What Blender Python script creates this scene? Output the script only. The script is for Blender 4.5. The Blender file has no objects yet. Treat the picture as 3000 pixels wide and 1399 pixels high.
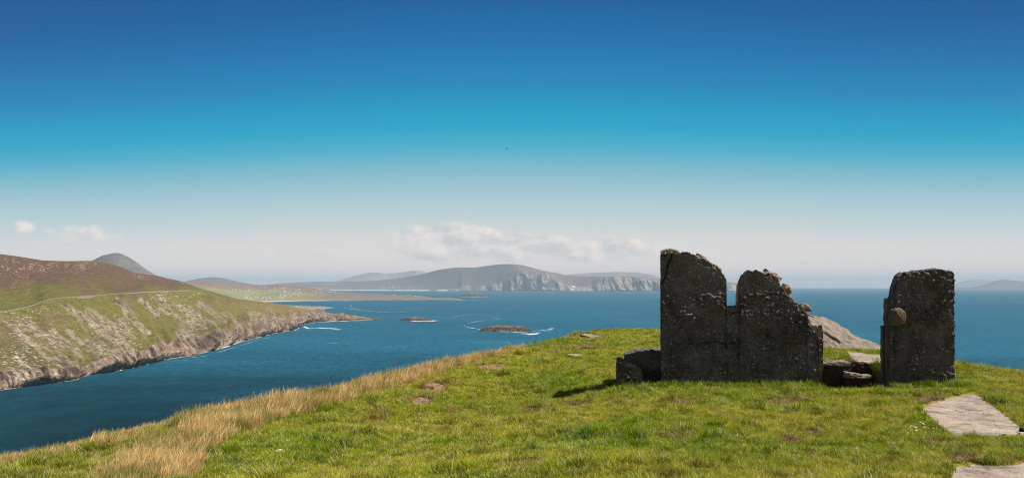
import bpy, math, random
import numpy as np
from math import radians as R

S = bpy.context.scene
COL = S.collection
rng = np.random.default_rng(7)
random.seed(7)

# ------------------------------------------------------------------ camera, sky, sun
F, CU, V0, H = 2030.0, 1288.0, 719.0, 120.0        # focal length, centre column, horizon row (photo at 2576 px wide), eye height over the sea
cam = bpy.data.cameras.new('camera')
cam.sensor_width = 36.0
cam.lens = F / 2576 * 36
cam.shift_y = (V0 - 600.3) / 2576
cam.clip_start, cam.clip_end = 0.1, 200000
camo = bpy.data.objects.new('camera', cam)
camo.location = (0, 0, H)
camo.rotation_euler = (R(90), 0, 0)
COL.objects.link(camo)
S.camera = camo

SUN_EL, SUN_AZ = R(53), R(-5.2)                    # azimuth measured from +X towards +Y
sun = bpy.data.lights.new('sun', 'SUN')
sun.energy = 5.0
sun.angle = R(0.5)
sun.color = (1.0, 0.93, 0.82)
suno = bpy.data.objects.new('sun', sun)
suno.rotation_euler = (0, R(90) - SUN_EL, SUN_AZ)
COL.objects.link(suno)

W = bpy.data.worlds.new('World')
S.world = W
W.use_nodes = True


def build_world():
    nt = W.node_tree
    N, L = nt.nodes, nt.links
    bg = N['Background']
    sky = N.new('ShaderNodeTexSky')
    sky.sky_type = 'NISHITA'
    sky.sun_disc = False
    sky.sun_elevation = SUN_EL
    sky.sun_rotation = R(90) - SUN_AZ
    tc = N.new('ShaderNodeTexCoord')
    sep = N.new('ShaderNodeSeparateXYZ')
    L.new(tc.outputs['Generated'], sep.inputs[0])

    def m(op, a, b=None, c=None, clamp=False):
        n = N.new('ShaderNodeMath')
        n.operation = op
        n.use_clamp = clamp
        for i, x in enumerate((a, b, c)):
            if x is None:
                continue
            if isinstance(x, (int, float)):
                n.inputs[i].default_value = x
            else:
                L.new(x, n.inputs[i])
        return n.outputs[0]
    X, Y, Z = sep.outputs
    hor = m('SQRT', m('ADD', m('MULTIPLY', X, X), m('MULTIPLY', Y, Y)))
    te = m('DIVIDE', Z, m('MAXIMUM', hor, 0.01))              # tangent of the elevation
    az2 = m('DIVIDE', m('MULTIPLY', X, X), m('MAXIMUM', m('MULTIPLY', hor, hor), 0.0001))
    t = m('MULTIPLY', te, m('ADD', 1.0, m('MULTIPLY', az2, m('SUBTRACT', 1.08, m('MULTIPLY', X, 0.25)))))
    ramp = N.new('ShaderNodeValToRGB')
    L.new(m('MULTIPLY', t, 1 / 0.8, clamp=True), ramp.inputs[0])

    def lin(c):
        return tuple(((x / 255) / 12.92 if x <= 10 else (((x / 255) + 0.055) / 1.055) ** 2.4) for x in c) + (1,)
    stops = [(0.0, (255, 238, 224)), (0.019, (255, 237, 226)), (0.05, (236, 228, 222)), (0.078, (207, 217, 218)), (0.108, (175, 206, 214)),
             (0.142, (132, 189, 206)), (0.171, (72, 176, 206)), (0.197, (12, 165, 201)), (0.216, (0, 157, 198)), (0.256, (0, 132, 187)),
             (0.305, (0, 111, 174)), (0.354, (0, 93, 158)), (0.5, (0, 66, 130)), (0.8, (6, 60, 118))]
    cr = ramp.color_ramp
    cr.interpolation = 'LINEAR'
    while len(cr.elements) < len(stops):
        cr.elements.new(0.5)
    for e, (p, c) in zip(cr.elements, stops):
        e.position = p / 0.8
        e.color = lin(c)
    # low cumulus far behind the hills: noise on the direction, kept to the places where the photo has cloud
    az = m('DIVIDE', X, m('MAXIMUM', Y, 0.05))                # tangent of the azimuth
    comb = N.new('ShaderNodeCombineXYZ')
    L.new(m('MULTIPLY', az, 12.0), comb.inputs[0])
    L.new(m('MULTIPLY', te, 21.0), comb.inputs[1])
    nz = N.new('ShaderNodeTexNoise')
    nz.inputs['Scale'].default_value = 1.9
    nz.inputs['Detail'].default_value = 9
    nz.inputs['Roughness'].default_value = 0.6
    L.new(comb.outputs[0], nz.inputs['Vector'])
    comb2 = N.new('ShaderNodeCombineXYZ')
    L.new(m('ADD', m('MULTIPLY', az, 12.0), 0.10), comb2.inputs[0])
    L.new(m('ADD', m('MULTIPLY', te, 21.0), 0.16), comb2.inputs[1])
    nz2 = N.new('ShaderNodeTexNoise')
    for k in ('Scale', 'Detail', 'Roughness'):
        nz2.inputs[k].default_value = nz.inputs[k].default_value
    L.new(comb2.outputs[0], nz2.inputs['Vector'])

    def blob(u, v, ru, rv, w):
        a0, e0, ra, re = (u - CU) / F, (V0 - v) / F, ru / F, rv / F
        dx = m('DIVIDE', m('SUBTRACT', az, a0), ra)
        dy = m('DIVIDE', m('SUBTRACT', te, e0), re)
        d = m('ADD', m('MULTIPLY', dx, dx), m('MULTIPLY', dy, dy))
        return m('MULTIPLY', m('SUBTRACT', 1.0, d, clamp=True), w)
    cover = None
    for b in [(1130, 612, 220, 64, .95), (1290, 624, 320, 52, .85), (1500, 628, 240, 46, .72), (1090, 590, 120, 38, .6), (1250, 650, 480, 34, .4), (245, 605, 120, 32, .58),
              (62, 592, 54, 20, .44), (122, 594, 28, 16, .42), (440, 640, 60, 14, .4), (590, 628, 40, 10, .4),
              (760, 640, 240, 22, .33), (2050, 662, 320, 10, .33), (700, 668, 340, 20, .3), (2475, 672, 80, 10, .3)]:
        x = blob(*b)
        cover = x if cover is None else m('MAXIMUM', cover, x)
    front = m('GREATER_THAN', Y, 0.05)
    raw = m('ADD', nz.outputs[0], m('SUBTRACT', m('MULTIPLY', cover, 0.66), 0.68))
    dens = m('MULTIPLY', m('MULTIPLY', raw, 5.2, clamp=True), front)
    dens = m('MULTIPLY', m('MULTIPLY', dens, 0.92), m('MULTIPLY', cover, 5.0, clamp=True))
    lit = m('ADD', 0.5, m('MULTIPLY', m('SUBTRACT', nz.outputs[0], nz2.outputs[0]), 3.6), clamp=True)
    cm = N.new('ShaderNodeMix')
    cm.data_type = 'RGBA'
    L.new(lit, cm.inputs['Factor'])
    cm.inputs[6].default_value = lin((206, 207, 208))
    cm.inputs[7].default_value = lin((252, 240, 231))
    mx = N.new('ShaderNodeMix')
    mx.data_type = 'RGBA'
    L.new(dens, mx.inputs['Factor'])
    L.new(ramp.outputs[0], mx.inputs[6])
    L.new(cm.outputs[2], mx.inputs[7])
    # unseen sky behind the viewer: a flat tone added to fill the shaded wall
    back = N.new('ShaderNodeMix')
    back.data_type = 'RGBA'
    L.new(m('MULTIPLY', m('SUBTRACT', -0.15, Y), 1.6, clamp=True), back.inputs['Factor'])
    L.new(mx.outputs[2], back.inputs[6])
    back.inputs[7].default_value = (0.29, 0.29, 0.33, 1)
    sc = N.new('ShaderNodeVectorMath')
    sc.operation = 'SCALE'
    L.new(sky.outputs[0], sc.inputs[0])
    sc.inputs['Scale'].default_value = 0.06                  # the physical sky, at a small share
    fin = N.new('ShaderNodeMix')
    fin.data_type = 'RGBA'
    fin.inputs['Factor'].default_value = 0.012
    L.new(back.outputs[2], fin.inputs[6])
    L.new(sc.outputs[0], fin.inputs[7])
    L.new(fin.outputs[2], bg.inputs['Color'])
    bg.inputs['Strength'].default_value = 0.595


build_world()
S.view_settings.view_transform = 'Standard'
S.view_settings.look = 'None'
S.view_settings.exposure = 0.75
S.view_settings.gamma = 1
S.view_settings.use_curve_mapping = False
S.render.engine = 'CYCLES'
S.cycles.use_denoising = True
S.cycles.use_adaptive_sampling = False
S.cycles.denoising_prefilter = 'NONE'
S.cycles.filter_width = 1.1
S.cycles.max_bounces = 5
S.cycles.diffuse_bounces = 2
S.cycles.glossy_bounces = 2
S.cycles.transmission_bounces = 3
S.cycles.transparent_max_bounces = 12
S.cycles.volume_bounces = 0


# ------------------------------------------------------------------ noise and mesh helpers
_perm = np.random.default_rng(3).permutation(256)
PERM = np.concatenate([_perm, _perm, _perm]).astype(np.int32)
_G = np.array([[1, 1, 0], [-1, 1, 0], [1, -1, 0], [-1, -1, 0], [1, 0, 1], [-1, 0, 1], [1, 0, -1], [-1, 0, -1],
               [0, 1, 1], [0, -1, 1], [0, 1, -1], [0, -1, -1], [1, 1, 0], [-1, 1, 0], [0, -1, 1], [0, -1, -1]], float)


def noise(x, y, z=0.0):
    x, y, z = np.broadcast_arrays(np.asarray(x, float), np.asarray(y, float), np.asarray(z, float))
    xi, yi, zi = np.floor(x), np.floor(y), np.floor(z)
    fx, fy, fz = x - xi, y - yi, z - zi
    xi, yi, zi = xi.astype(int) & 255, yi.astype(int) & 255, zi.astype(int) & 255
    w = [f * f * f * (f * (f * 6 - 15) + 10) for f in (fx, fy, fz)]
    out = 0
    for dx in (0, 1):
        for dy in (0, 1):
            for dz in (0, 1):
                h = PERM[PERM[PERM[xi + dx] + yi + dy] + zi + dz] & 15
                g = _G[h]
                d = g[..., 0] * (fx - dx) + g[..., 1] * (fy - dy) + g[..., 2] * (fz - dz)
                out = out + d * (w[0] if dx else 1 - w[0]) * (w[1] if dy else 1 - w[1]) * (w[2] if dz else 1 - w[2])
    return out


def fbm(x, y, z=0.0, o=4, gain=0.5, ridged=False):
    s, a, tot = 0, 1.0, 0
    for i in range(o):
        n = noise(x * 2 ** i + 17.3 * i, y * 2 ** i - 9.1 * i, np.asarray(z) * 2 ** i + 3.7 * i)
        s = s + a * ((1 - 2 * np.abs(n)) if ridged else n)
        tot += a
        a *= gain
    return s / tot


def sstep(a, b, x):
    t = np.clip((x - a) / (b - a), 0, 1)
    return t * t * (3 - 2 * t)


def cv(pts):
    """A curve through (position, value) points, as a function."""
    p = np.array(pts, float)
    return lambda u: np.interp(u, p[:, 0], p[:, 1])


def P(u, v, y):
    u, v, y = np.broadcast_arrays(np.asarray(u, float), np.asarray(v, float), np.asarray(y, float))
    return np.stack([(u - CU) / F * y, y, H - (v - V0) / F * y], -1)


def sea_y(v):
    return H * F / (np.asarray(v, float) - V0)


def tag(o, label=None, cat=None, group=None, kind=None):
    for k, x in (('label', label), ('category', cat), ('group', group), ('kind', kind)):
        if x:
            o[k] = x
    return o


def link(name, me, mat=None, parent=None, loc=None):
    o = bpy.data.objects.new(name, me)
    COL.objects.link(o)
    if mat is not None and me is not None:
        me.materials.append(mat)
    if loc is not None:
        o.location = loc
    if parent is not None:
        o.parent = parent
    return o


def empty(name, loc):
    o = bpy.data.objects.new(name, None)
    o.empty_display_size = 0.2
    o.location = loc
    COL.objects.link(o)
    return o


def np_mesh(name, verts, faces, smooth=True, col=None):
    verts = np.asarray(verts, np.float32).reshape(-1, 3)
    faces = np.asarray(faces, np.int32)
    n = faces.shape[1]
    me = bpy.data.meshes.new(name)
    me.vertices.add(len(verts))
    me.vertices.foreach_set('co', verts.ravel())
    me.loops.add(faces.size)
    me.loops.foreach_set('vertex_index', faces.ravel())
    me.polygons.add(len(faces))
    me.polygons.foreach_set('loop_start', np.arange(len(faces), dtype=np.int32) * n)
    me.polygons.foreach_set('use_smooth', np.full(len(faces), smooth))
    me.update(calc_edges=True)
    me.validate()
    if col is not None:
        a = me.attributes.new('Col', 'FLOAT_COLOR', 'POINT')
        c = np.ones((len(verts), 4), np.float32)
        c[:, :3] = np.asarray(col).reshape(-1, 3)
        a.data.foreach_set('color', c.ravel())
    return me


def grid_faces(nr, nc, wrap=False):
    i = np.arange(nr * nc).reshape(nr, nc)
    if wrap:
        i = np.concatenate([i, i[:, :1]], 1)
    return np.stack([i[:-1, :-1], i[:-1, 1:], i[1:, 1:], i[1:, :-1]], -1).reshape(-1, 4)


# ------------------------------------------------------------------ materials
def mat_new(name):
    m = bpy.data.materials.new(name)
    m.use_nodes = True
    nt = m.node_tree
    return m, nt, nt.nodes, nt.links, nt.nodes['Principled BSDF']


def mixc(N, L, fac, a, b, mode='MIX'):
    n = N.new('ShaderNodeMix')
    n.data_type = 'RGBA'
    n.blend_type = mode
    for s, x in ((n.inputs['Factor'], fac), (n.inputs[6], a), (n.inputs[7], b)):
        if isinstance(x, (int, float)):
            s.default_value = x
        elif isinstance(x, tuple):
            s.default_value = x + (1,) * (4 - len(x))
        else:
            L.new(x, s)
    return n.outputs[2]


def tex(N, L, vec, scale, detail=6, rough=0.6, kind='NOISE'):
    if kind == 'NOISE':
        n = N.new('ShaderNodeTexNoise')
        n.inputs['Detail'].default_value = detail
        n.inputs['Roughness'].default_value = rough
    else:
        n = N.new('ShaderNodeTexVoronoi')
    n.inputs['Scale'].default_value = scale
    L.new(vec, n.inputs['Vector'])
    return n.outputs[0]


def ramp(N, L, src, a, b, ca=0.0, cb=1.0):
    n = N.new('ShaderNodeMapRange')
    n.inputs[1].default_value, n.inputs[2].default_value = a, b
    n.inputs[3].default_value, n.inputs[4].default_value = ca, cb
    L.new(src, n.inputs[0])
    return n.outputs[0]


def stone_mat(name, base, dark, light, scale, bump=0.5, dist=0.02, speck=0.5, stain=None):
    m, nt, N, L, B = mat_new(name)
    tc = N.new('ShaderNodeNewGeometry').outputs['Position']
    big = tex(N, L, tc, scale, 5)
    fine = tex(N, L, tc, scale * 9, 6, 0.65)
    c = mixc(N, L, ramp(N, L, big, 0.36, 0.66), dark, base)
    pt = N.new('ShaderNodeMath')
    pt.operation = 'MULTIPLY'
    L.new(ramp(N, L, fine, 0.53, 0.68, 0, speck), pt.inputs[0])
    L.new(ramp(N, L, tex(N, L, tc, scale * 1.7, 5), 0.38, 0.62, 0.15, 1.0), pt.inputs[1])
    c = mixc(N, L, pt.outputs[0], c, light)
    if stain:
        s = tex(N, L, tc, scale * 2.3, 4)
        c = mixc(N, L, ramp(N, L, s, 0.52, 0.64, 0, 0.8), c, stain)
    pit = tex(N, L, tc, scale * 22, 3, 0.6)
    c = mixc(N, L, ramp(N, L, pit, 0.40, 0.33, 0, 0.7), c, tuple(x * 0.35 for x in dark))
    L.new(c, B.inputs['Base Color'])
    B.inputs['Roughness'].default_value = 0.92
    B.inputs['Specular IOR Level'].default_value = 0.2
    bp = N.new('ShaderNodeBump')
    bp.inputs['Strength'].default_value = bump
    bp.inputs['Distance'].default_value = dist
    L.new(fine, bp.inputs['Height'])
    L.new(bp.outputs[0], B.inputs['Normal'])
    return m


M_WALL = stone_mat('dark_weathered_render', (0.146, 0.130, 0.138), (0.060, 0.054, 0.055), (0.54, 0.485, 0.44), 3.2, 1.0, 0.03, 0.88, (0.115, 0.094, 0.080))  # pale specks: lichen, brightened to paint the sunlit glints on grains
M_CORE = stone_mat('broken_pale_stone', (0.38, 0.30, 0.235), (0.18, 0.14, 0.11), (0.52, 0.44, 0.36), 5.0, 0.9, 0.02, 0.6)
M_JAMB = stone_mat('grey_concrete_jamb', (0.12, 0.105, 0.09), (0.06, 0.054, 0.047), (0.28, 0.25, 0.21), 4.0, 0.6, 0.01)
M_KNOB = stone_mat('brown_rough_concrete', (0.17, 0.115, 0.08), (0.09, 0.062, 0.045), (0.30, 0.22, 0.165), 9.0, 1.0, 0.015)
M_STEP = stone_mat('shade_painted_stone', (0.055, 0.042, 0.031), (0.026, 0.020, 0.015), (0.20, 0.155, 0.115), 5.0, 1.0, 0.03)  # near-black tone paints the shade on the step faces
M_SLAB = stone_mat('pale_concrete', (0.37, 0.30, 0.245), (0.21, 0.168, 0.135), (0.52, 0.44, 0.375), 2.2, 1.0, 0.02, 0.75, (0.13, 0.105, 0.085))
M_ROCK = stone_mat('grey_boulder', (0.27, 0.22, 0.178), (0.18, 0.145, 0.118), (0.42, 0.36, 0.305), 2.0, 1.0, 0.05, 0.7, (0.16, 0.135, 0.11))
M_WHITE = stone_mat('whitish_stone', (0.62, 0.53, 0.45), (0.44, 0.37, 0.31), (0.75, 0.68, 0.6), 12.0, 0.6, 0.005)
M_DUNG = stone_mat('dark_clod', (0.035, 0.026, 0.02), (0.018, 0.014, 0.011), (0.07, 0.055, 0.045), 25.0, 0.8, 0.004)


def land_mat(name, scale, amount=0.5, bump=0.0, dist=1.0):
    m, nt, N, L, B = mat_new(name)
    at = N.new('ShaderNodeAttribute')
    at.attribute_name = 'Col'
    pos = N.new('ShaderNodeNewGeometry').outputs['Position']
    n1 = tex(N, L, pos, scale, 8, 0.7)
    c = mixc(N, L, 1.0, at.outputs['Color'], mixc(N, L, ramp(N, L, n1, 0.3, 0.7), (1 - amount,) * 3, (1 + amount,) * 3), 'MULTIPLY')
    L.new(c, B.inputs['Base Color'])
    B.inputs['Roughness'].default_value = 0.95
    B.inputs['Specular IOR Level'].default_value = 0.1
    if bump:
        bp = N.new('ShaderNodeBump')
        bp.inputs['Strength'].default_value = bump
        bp.inputs['Distance'].default_value = dist
        L.new(n1, bp.inputs['Height'])
        L.new(bp.outputs[0], B.inputs['Normal'])
    return m


M_LAND = land_mat('hillside_cover', 0.09, 0.45, 0.9, 4.0)
M_FAR = land_mat('far_land_cover', 0.012, 0.4, 0.6, 20.0)
M_GROUND = land_mat('turf_soil', 14.0, 0.5, 0.8, 0.03)


def leaf_mat(name):
    m, nt, N, L, B = mat_new(name)
    N.remove(B)
    at = N.new('ShaderNodeAttribute')
    at.attribute_type = 'INSTANCER'
    at.attribute_name = 'tint'
    a2 = N.new('ShaderNodeAttribute')
    a2.attribute_name = 'Col'
    c = mixc(N, L, 1.0, at.outputs['Color'], a2.outputs['Color'], 'MULTIPLY')
    d = N.new('ShaderNodeBsdfDiffuse')
    t = N.new('ShaderNodeBsdfTranslucent')
    mx = N.new('ShaderNodeMixShader')
    mx.inputs[0].default_value = 0.3
    for s in (d, t):
        L.new(c, s.inputs['Color'])
    L.new(d.outputs[0], mx.inputs[1])
    L.new(t.outputs[0], mx.inputs[2])
    L.new(mx.outputs[0], N['Material Output'].inputs[0])
    return m


M_BLADE = leaf_mat('grass_blade')


def plain(name, col, rough=0.8):
    m, nt, N, L, B = mat_new(name)
    pos = N.new('ShaderNodeNewGeometry').outputs['Position']
    n = tex(N, L, pos, 3.0, 4)
    L.new(mixc(N, L, ramp(N, L, n, 0.3, 0.7), tuple(x * 0.85 for x in col), tuple(min(1, x * 1.1) for x in col)), B.inputs['Base Color'])
    B.inputs['Roughness'].default_value = rough
    return m


# ------------------------------------------------------------------ the sea
def build_sea():
    m, nt, N, L, B = mat_new('sea_water')
    pos = N.new('ShaderNodeNewGeometry').outputs['Position']
    mp = N.new('ShaderNodeMapping')
    mp.inputs['Scale'].default_value = (0.6, 1.0, 1.0)
    L.new(pos, mp.inputs['Vector'])
    v = mp.outputs[0]
    patch = tex(N, L, v, 0.0022, 5, 0.6)
    mp2 = N.new('ShaderNodeMapping')
    mp2.inputs['Scale'].default_value = (0.11, 0.034, 1.0)
    mp2.inputs['Rotation'].default_value = (0, 0, 0.06)
    L.new(pos, mp2.inputs['Vector'])
    rip = tex(N, L, mp2.outputs[0], 1.0, 6, 0.78)
    mp3 = N.new('ShaderNodeMapping')
    mp3.inputs['Scale'].default_value = (0.0022, 0.0009, 1.0)
    mp3.inputs['Rotation'].default_value = (0, 0, -0.15)
    L.new(pos, mp3.inputs['Vector'])
    lane = tex(N, L, mp3.outputs[0], 1.0, 4, 0.55)
    c = mixc(N, L, ramp(N, L, patch, 0.3, 0.7), (0.009, 0.066, 0.112), (0.013, 0.088, 0.142))
    # the sheltered inlet: the hillside's dark reflection, painted into the water colour
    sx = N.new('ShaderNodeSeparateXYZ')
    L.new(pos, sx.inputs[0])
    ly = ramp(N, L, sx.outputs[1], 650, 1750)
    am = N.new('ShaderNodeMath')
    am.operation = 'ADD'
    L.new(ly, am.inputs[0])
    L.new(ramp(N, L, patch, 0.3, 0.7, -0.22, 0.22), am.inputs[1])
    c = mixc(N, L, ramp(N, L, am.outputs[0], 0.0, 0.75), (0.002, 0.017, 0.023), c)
    c = mixc(N, L, 1.0, c, mixc(N, L, ramp(N, L, rip, 0.33, 0.68), (0.55, 0.58, 0.6), (1.6, 1.5, 1.45)), 'MULTIPLY')
    c = mixc(N, L, ramp(N, L, lane, 0.55, 0.75, 0, 0.45), c, (0.026, 0.118, 0.172))
    N.remove(B)
    di = N.new('ShaderNodeBsdfDiffuse')
    L.new(c, di.inputs['Color'])
    gl = N.new('ShaderNodeBsdfGlossy')
    gl.inputs['Roughness'].default_value = 0.35
    gl.inputs['Color'].default_value = (0.55, 0.85, 1, 1)
    mx = N.new('ShaderNodeMixShader')
    mx.inputs[0].default_value = 0.045
    L.new(di.outputs[0], mx.inputs[1])
    L.new(gl.outputs[0], mx.inputs[2])
    L.new(mx.outputs[0], N['Material Output'].inputs[0])
    w1 = tex(N, L, v, 0.11, 5, 0.62)
    w2 = tex(N, L, v, 0.02, 3, 0.5)
    b1 = N.new('ShaderNodeBump')
    b1.inputs['Strength'].default_value = 0.5
    b1.inputs['Distance'].default_value = 2.2
    L.new(w1, b1.inputs['Height'])
    b2 = N.new('ShaderNodeBump')
    b2.inputs['Strength'].default_value = 0.5
    b2.inputs['Distance'].default_value = 5.0
    L.new(w2, b2.inputs['Height'])
    L.new(b1.outputs[0], b2.inputs['Normal'])
    L.new(b2.outputs[0], gl.inputs['Normal'])
    L.new(b2.outputs[0], di.inputs['Normal'])
    e = 60000.0
    a = np.linspace(0, 2 * np.pi, 97)[:-1]
    vs = np.concatenate([[[0, 0, 0]], np.stack([np.cos(a) * e, np.sin(a) * e, a * 0], 1)])
    fs = np.array([[0, 1 + i, 1 + (i + 1) % 96] for i in range(96)])
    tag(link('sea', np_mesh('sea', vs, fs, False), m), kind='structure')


build_sea()


# ------------------------------------------------------------------ far land: strips of terrain, each set at its own distance
def terrain(name, us, ctrl, rows, mat, color, bump, kind='structure', label=None, cat=None, back=0.35, group=None, blur=0):
    """ctrl: list of (v(u), y(u)) from the shore to the crest; rows: rows per segment; the back side falls behind the crest."""
    us = np.asarray(us, float)
    vs = np.array([c[0](us) for c in ctrl])
    ys = np.array([c[1](us) if callable(c[1]) else c[1] for c in ctrl])
    if blur:
        kk = np.exp(-0.5 * (np.arange(-3 * blur, 3 * blur + 1) / blur) ** 2)
        ys = np.array([np.convolve(np.pad(q, 3 * blur, mode='edge'), kk / kk.sum(), 'valid') for q in ys])
        if blur < 10:
            vs = np.array([np.convolve(np.pad(q, 3 * blur, mode='edge'), kk / kk.sum(), 'valid') for q in vs])
    Vr, Yr, Q = [], [], []
    for k in range(len(ctrl) - 1):
        n = rows[k]
        for i in range(n + (k == len(ctrl) - 2)):
            t = i / n
            Vr.append(vs[k] * (1 - t) + vs[k + 1] * t)
            Yr.append(ys[k] * (1 - t) + ys[k + 1] * t)
            Q.append(k + t)
    Vr, Yr, Q = np.array(Vr), np.array(Yr), np.array(Q)
    pts = P(us[None, :], Vr, Yr)
    nb = 14
    top = pts[-1]
    bk = []
    for i in range(1, nb + 1):
        t = i / nb
        y = top[:, 1] + np.minimum(back * top[:, 1], 2.2 * top[:, 2] + 2) * t
        z = top[:, 2] * (1 - t ** 1.6) - 0.6 * t
        bk.append(np.stack([(us - CU) / F * y, y, z], -1))
    pts = np.concatenate([pts, np.array(bk)], 0)
    Q = np.concatenate([Q, len(ctrl) - 1 + np.arange(1, nb + 1) / nb])
    U2 = np.broadcast_to(us[None, :], pts.shape[:2])
    Q2 = np.broadcast_to(Q[:, None], pts.shape[:2])
    pts = bump(pts.copy(), U2, Q2)
    pts[..., 2] = np.maximum(pts[..., 2], -0.7)
    col = color(pts, U2, Q2)
    me = np_mesh(name, pts, grid_faces(*pts.shape[:2]), True, col)
    o = link(name, me, mat)
    return tag(o, label, cat, group, kind), pts


def mixn(a, b, t):
    t = np.asarray(t)[..., None]
    return np.asarray(a) * (1 - t) + np.asarray(b) * t


HEATH, GREEN, OLIVE, ROCKC, ROCKD, SAND = ((0.096, 0.060, 0.039), (0.112, 0.100, 0.027), (0.100, 0.078, 0.030), (0.25, 0.185, 0.142), (0.13, 0.088, 0.07), (0.50, 0.41, 0.32))

# --- the near hillside across the inlet
hs_shore = cv([(-600, 1150), (-300, 1040), (0, 981), (86, 968), (186, 956), (229, 941), (311, 929), (358, 918), (422, 902), (483, 894), (547, 878), (601, 860), (647, 849), (688, 838),
               (742, 829), (766, 813), (800, 809), (859, 806), (927, 804), (940, 803.5)])
hs_cliff = cv([(-600, 1080), (-300, 990), (0, 941), (90, 935), (186, 925), (272, 897), (404, 868), (470, 850), (536, 830), (619, 806), (714, 797), (755, 787), (809, 788.5), (864, 795), (900, 797), (927, 802), (940, 803)])
hs_road = cv([(-600, 850), (-300, 815), (0, 786), (50, 777), (89, 767), (111, 755), (150, 749), (229, 744), (304, 738), (358, 734), (429, 731), (479, 729.3), (508, 729), (545, 743), (592, 757), (674, 768),
              (728, 776), (755, 780), (796, 784), (853, 793), (905, 796), (927, 801.5), (940, 802.8)])
hs_top = cv([(-600, 600), (-300, 620), (0, 638), (46, 644), (107, 654), (160, 656), (229, 655), (286, 664), (320, 677), (343, 687), (370, 689), (393, 692), (429, 701), (447, 704), (480, 715), (508, 726), (560, 740),
             (592, 750), (674, 759.5), (728, 768), (755, 774.5), (796, 779), (853, 791), (905, 794.5), (927, 800.5), (940, 802.5)])


def hs_ys(u):
    return sea_y(hs_shore(u))


hk = cv([(-600, 1.32), (0, 1.28), (429, 1.30), (508, 1.36), (592, 1.24), (674, 1.18), (755, 1.12), (796, 1.09), (853, 1.05), (905, 1.028), (940, 1.015)])
ht = cv([(-600, 2.0), (0, 1.85), (229, 1.75), (429, 1.70), (508, 1.48), (592, 1.33), (674, 1.28), (755, 1.19), (796, 1.14), (853, 1.07), (905, 1.04), (940, 1.02)])
hc = cv([(-600, 1.05), (0, 1.045), (404, 1.05), (619, 1.06), (755, 1.035), (864, 1.015), (940, 1.006)])
HS_CTRL = [(hs_shore, hs_ys), (hs_cliff, lambda u: hs_ys(u) * hc(u)), (hs_road, lambda u: hs_ys(u) * hk(u)), (hs_top, lambda u: hs_ys(u) * ht(u))]


HS_STREAKS = [(154, 759, 272, 841, 9), (272, 841, 315, 881, 8), (297, 756, 361, 834, 9), (354, 752, 397, 791, 8), (393, 745, 429, 770, 11), (404, 777, 451, 799, 9), (461, 813, 508, 820, 12), (479, 777, 522, 816, 9),
              (501, 763, 558, 806, 10), (43, 831, 82, 866, 15), (72, 816, 143, 870, 14), (132, 834, 200, 895, 12), (172, 834, 207, 863, 10), (21, 899, 50, 934, 9), (293, 795, 322, 831, 8), (560, 790, 600, 815, 8), (630, 785, 690, 800, 6)]


def hs_masks(p, U, Q):
    s = hs_ys(U)                                        # along the coast
    w = p[..., 2]
    diag = s + 1.2 * w                                 # outcrops slant down to the right
    crag = fbm(diag / 150, w / 210, 1.3, 5, 0.55, True)
    slope = (Q > 0.9) & (Q < 2.0)
    vv = V0 - F * (w - H) / np.maximum(p[..., 1], 1)
    wob = 9 * fbm(U / 14, vv / 14, 0.5, 4)
    streak = 0
    for u0, v0, u1, v1, wd in HS_STREAKS:
        ax, ay = u1 - u0, v1 - v0
        t = np.clip(((U - u0) * ax + (vv - v0) * ay) / (ax * ax + ay * ay), 0, 1)
        dd = np.hypot(U - u0 - ax * t, vv - v0 - ay * t) + wob
        streak = np.maximum(streak, sstep(wd * 1.05, wd * 0.55, dd))
    out = 0.8 * sstep(0.55, 0.68, crag - 0.10 + 0.30 * fbm(s / 260, w / 120, 6.6, 3)) * sstep(2.0, 1.55, Q)
    out = np.maximum(out, sstep(1.04, 0.82, Q + 0.45 * fbm(diag / 70, w / 60, 2.2, 5) + 0.75 * fbm(s / 190, w / 400, 52.0, 2)))
    out = np.maximum(out, 0.8 * streak)
    out *= sstep(900, 820, U) * 0.35 + 0.65
    return s, w, diag, out


def hs_bump(p, U, Q):
    s, w, diag, out = hs_masks(p, U, Q)
    fade = sstep(940, 840, U)
    edge = sstep(0.0, 0.10, Q) * (1 - sstep(2.85, 3.0, Q) * 0.9)
    rid = fbm(diag / 55, w / 110, 4.4, 6, 0.58, True)
    blk = np.round(fbm(diag / 26, w / 34, 9.4, 3) * 5) / 5
    soft = fbm(s / 120, w / 90, 7.7, 5)
    gul = fbm(diag / 260, w / 420, 2.5, 4, 0.5, True)
    ph = diag / 21 + 1.7 * fbm(diag / 60, w / 50, 3.1, 3)
    saw = 1 - (ph - np.floor(ph))
    ph2 = diag / 8 + w / 60 + 1.5 * fbm(diag / 30, w / 25, 8.1, 3)
    saw = saw * 5 + (1 - (ph2 - np.floor(ph2))) * 3
    big = fbm((s + 0.7 * w) / 150, w / 330, 41.0, 4, 0.55, True)
    low = sstep(1.65, 0.95, Q)
    d = out * (rid * 11 + blk * 9 + saw - 10) + (big - 0.42) * 66 * low * sstep(0.0, 0.25, Q) + soft * 4.5 + (gul - 0.3) * 13 * sstep(2.1, 1.6, Q) * sstep(0.2, 0.7, Q)
    d *= edge * (0.2 + 0.8 * fade)
    lump = fbm(p[..., 0] / 7, p[..., 1] / 7, w / 7, 3) * 2.2 * (0.3 + out) * edge * (0.35 + 0.65 * fade)
    d = (d + lump) * (1 - 0.93 * np.exp(-((Q - 2.0) / 0.03) ** 2) * sstep(500, 470, U))
    d = d * (1 - 0.75 * sstep(1.9, 2.1, Q))
    p[..., 0] += d * 0.70
    p[..., 1] += -d * 0.35
    p[..., 2] += d * 0.35 * sstep(0, 0.25, Q)
    return p


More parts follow.
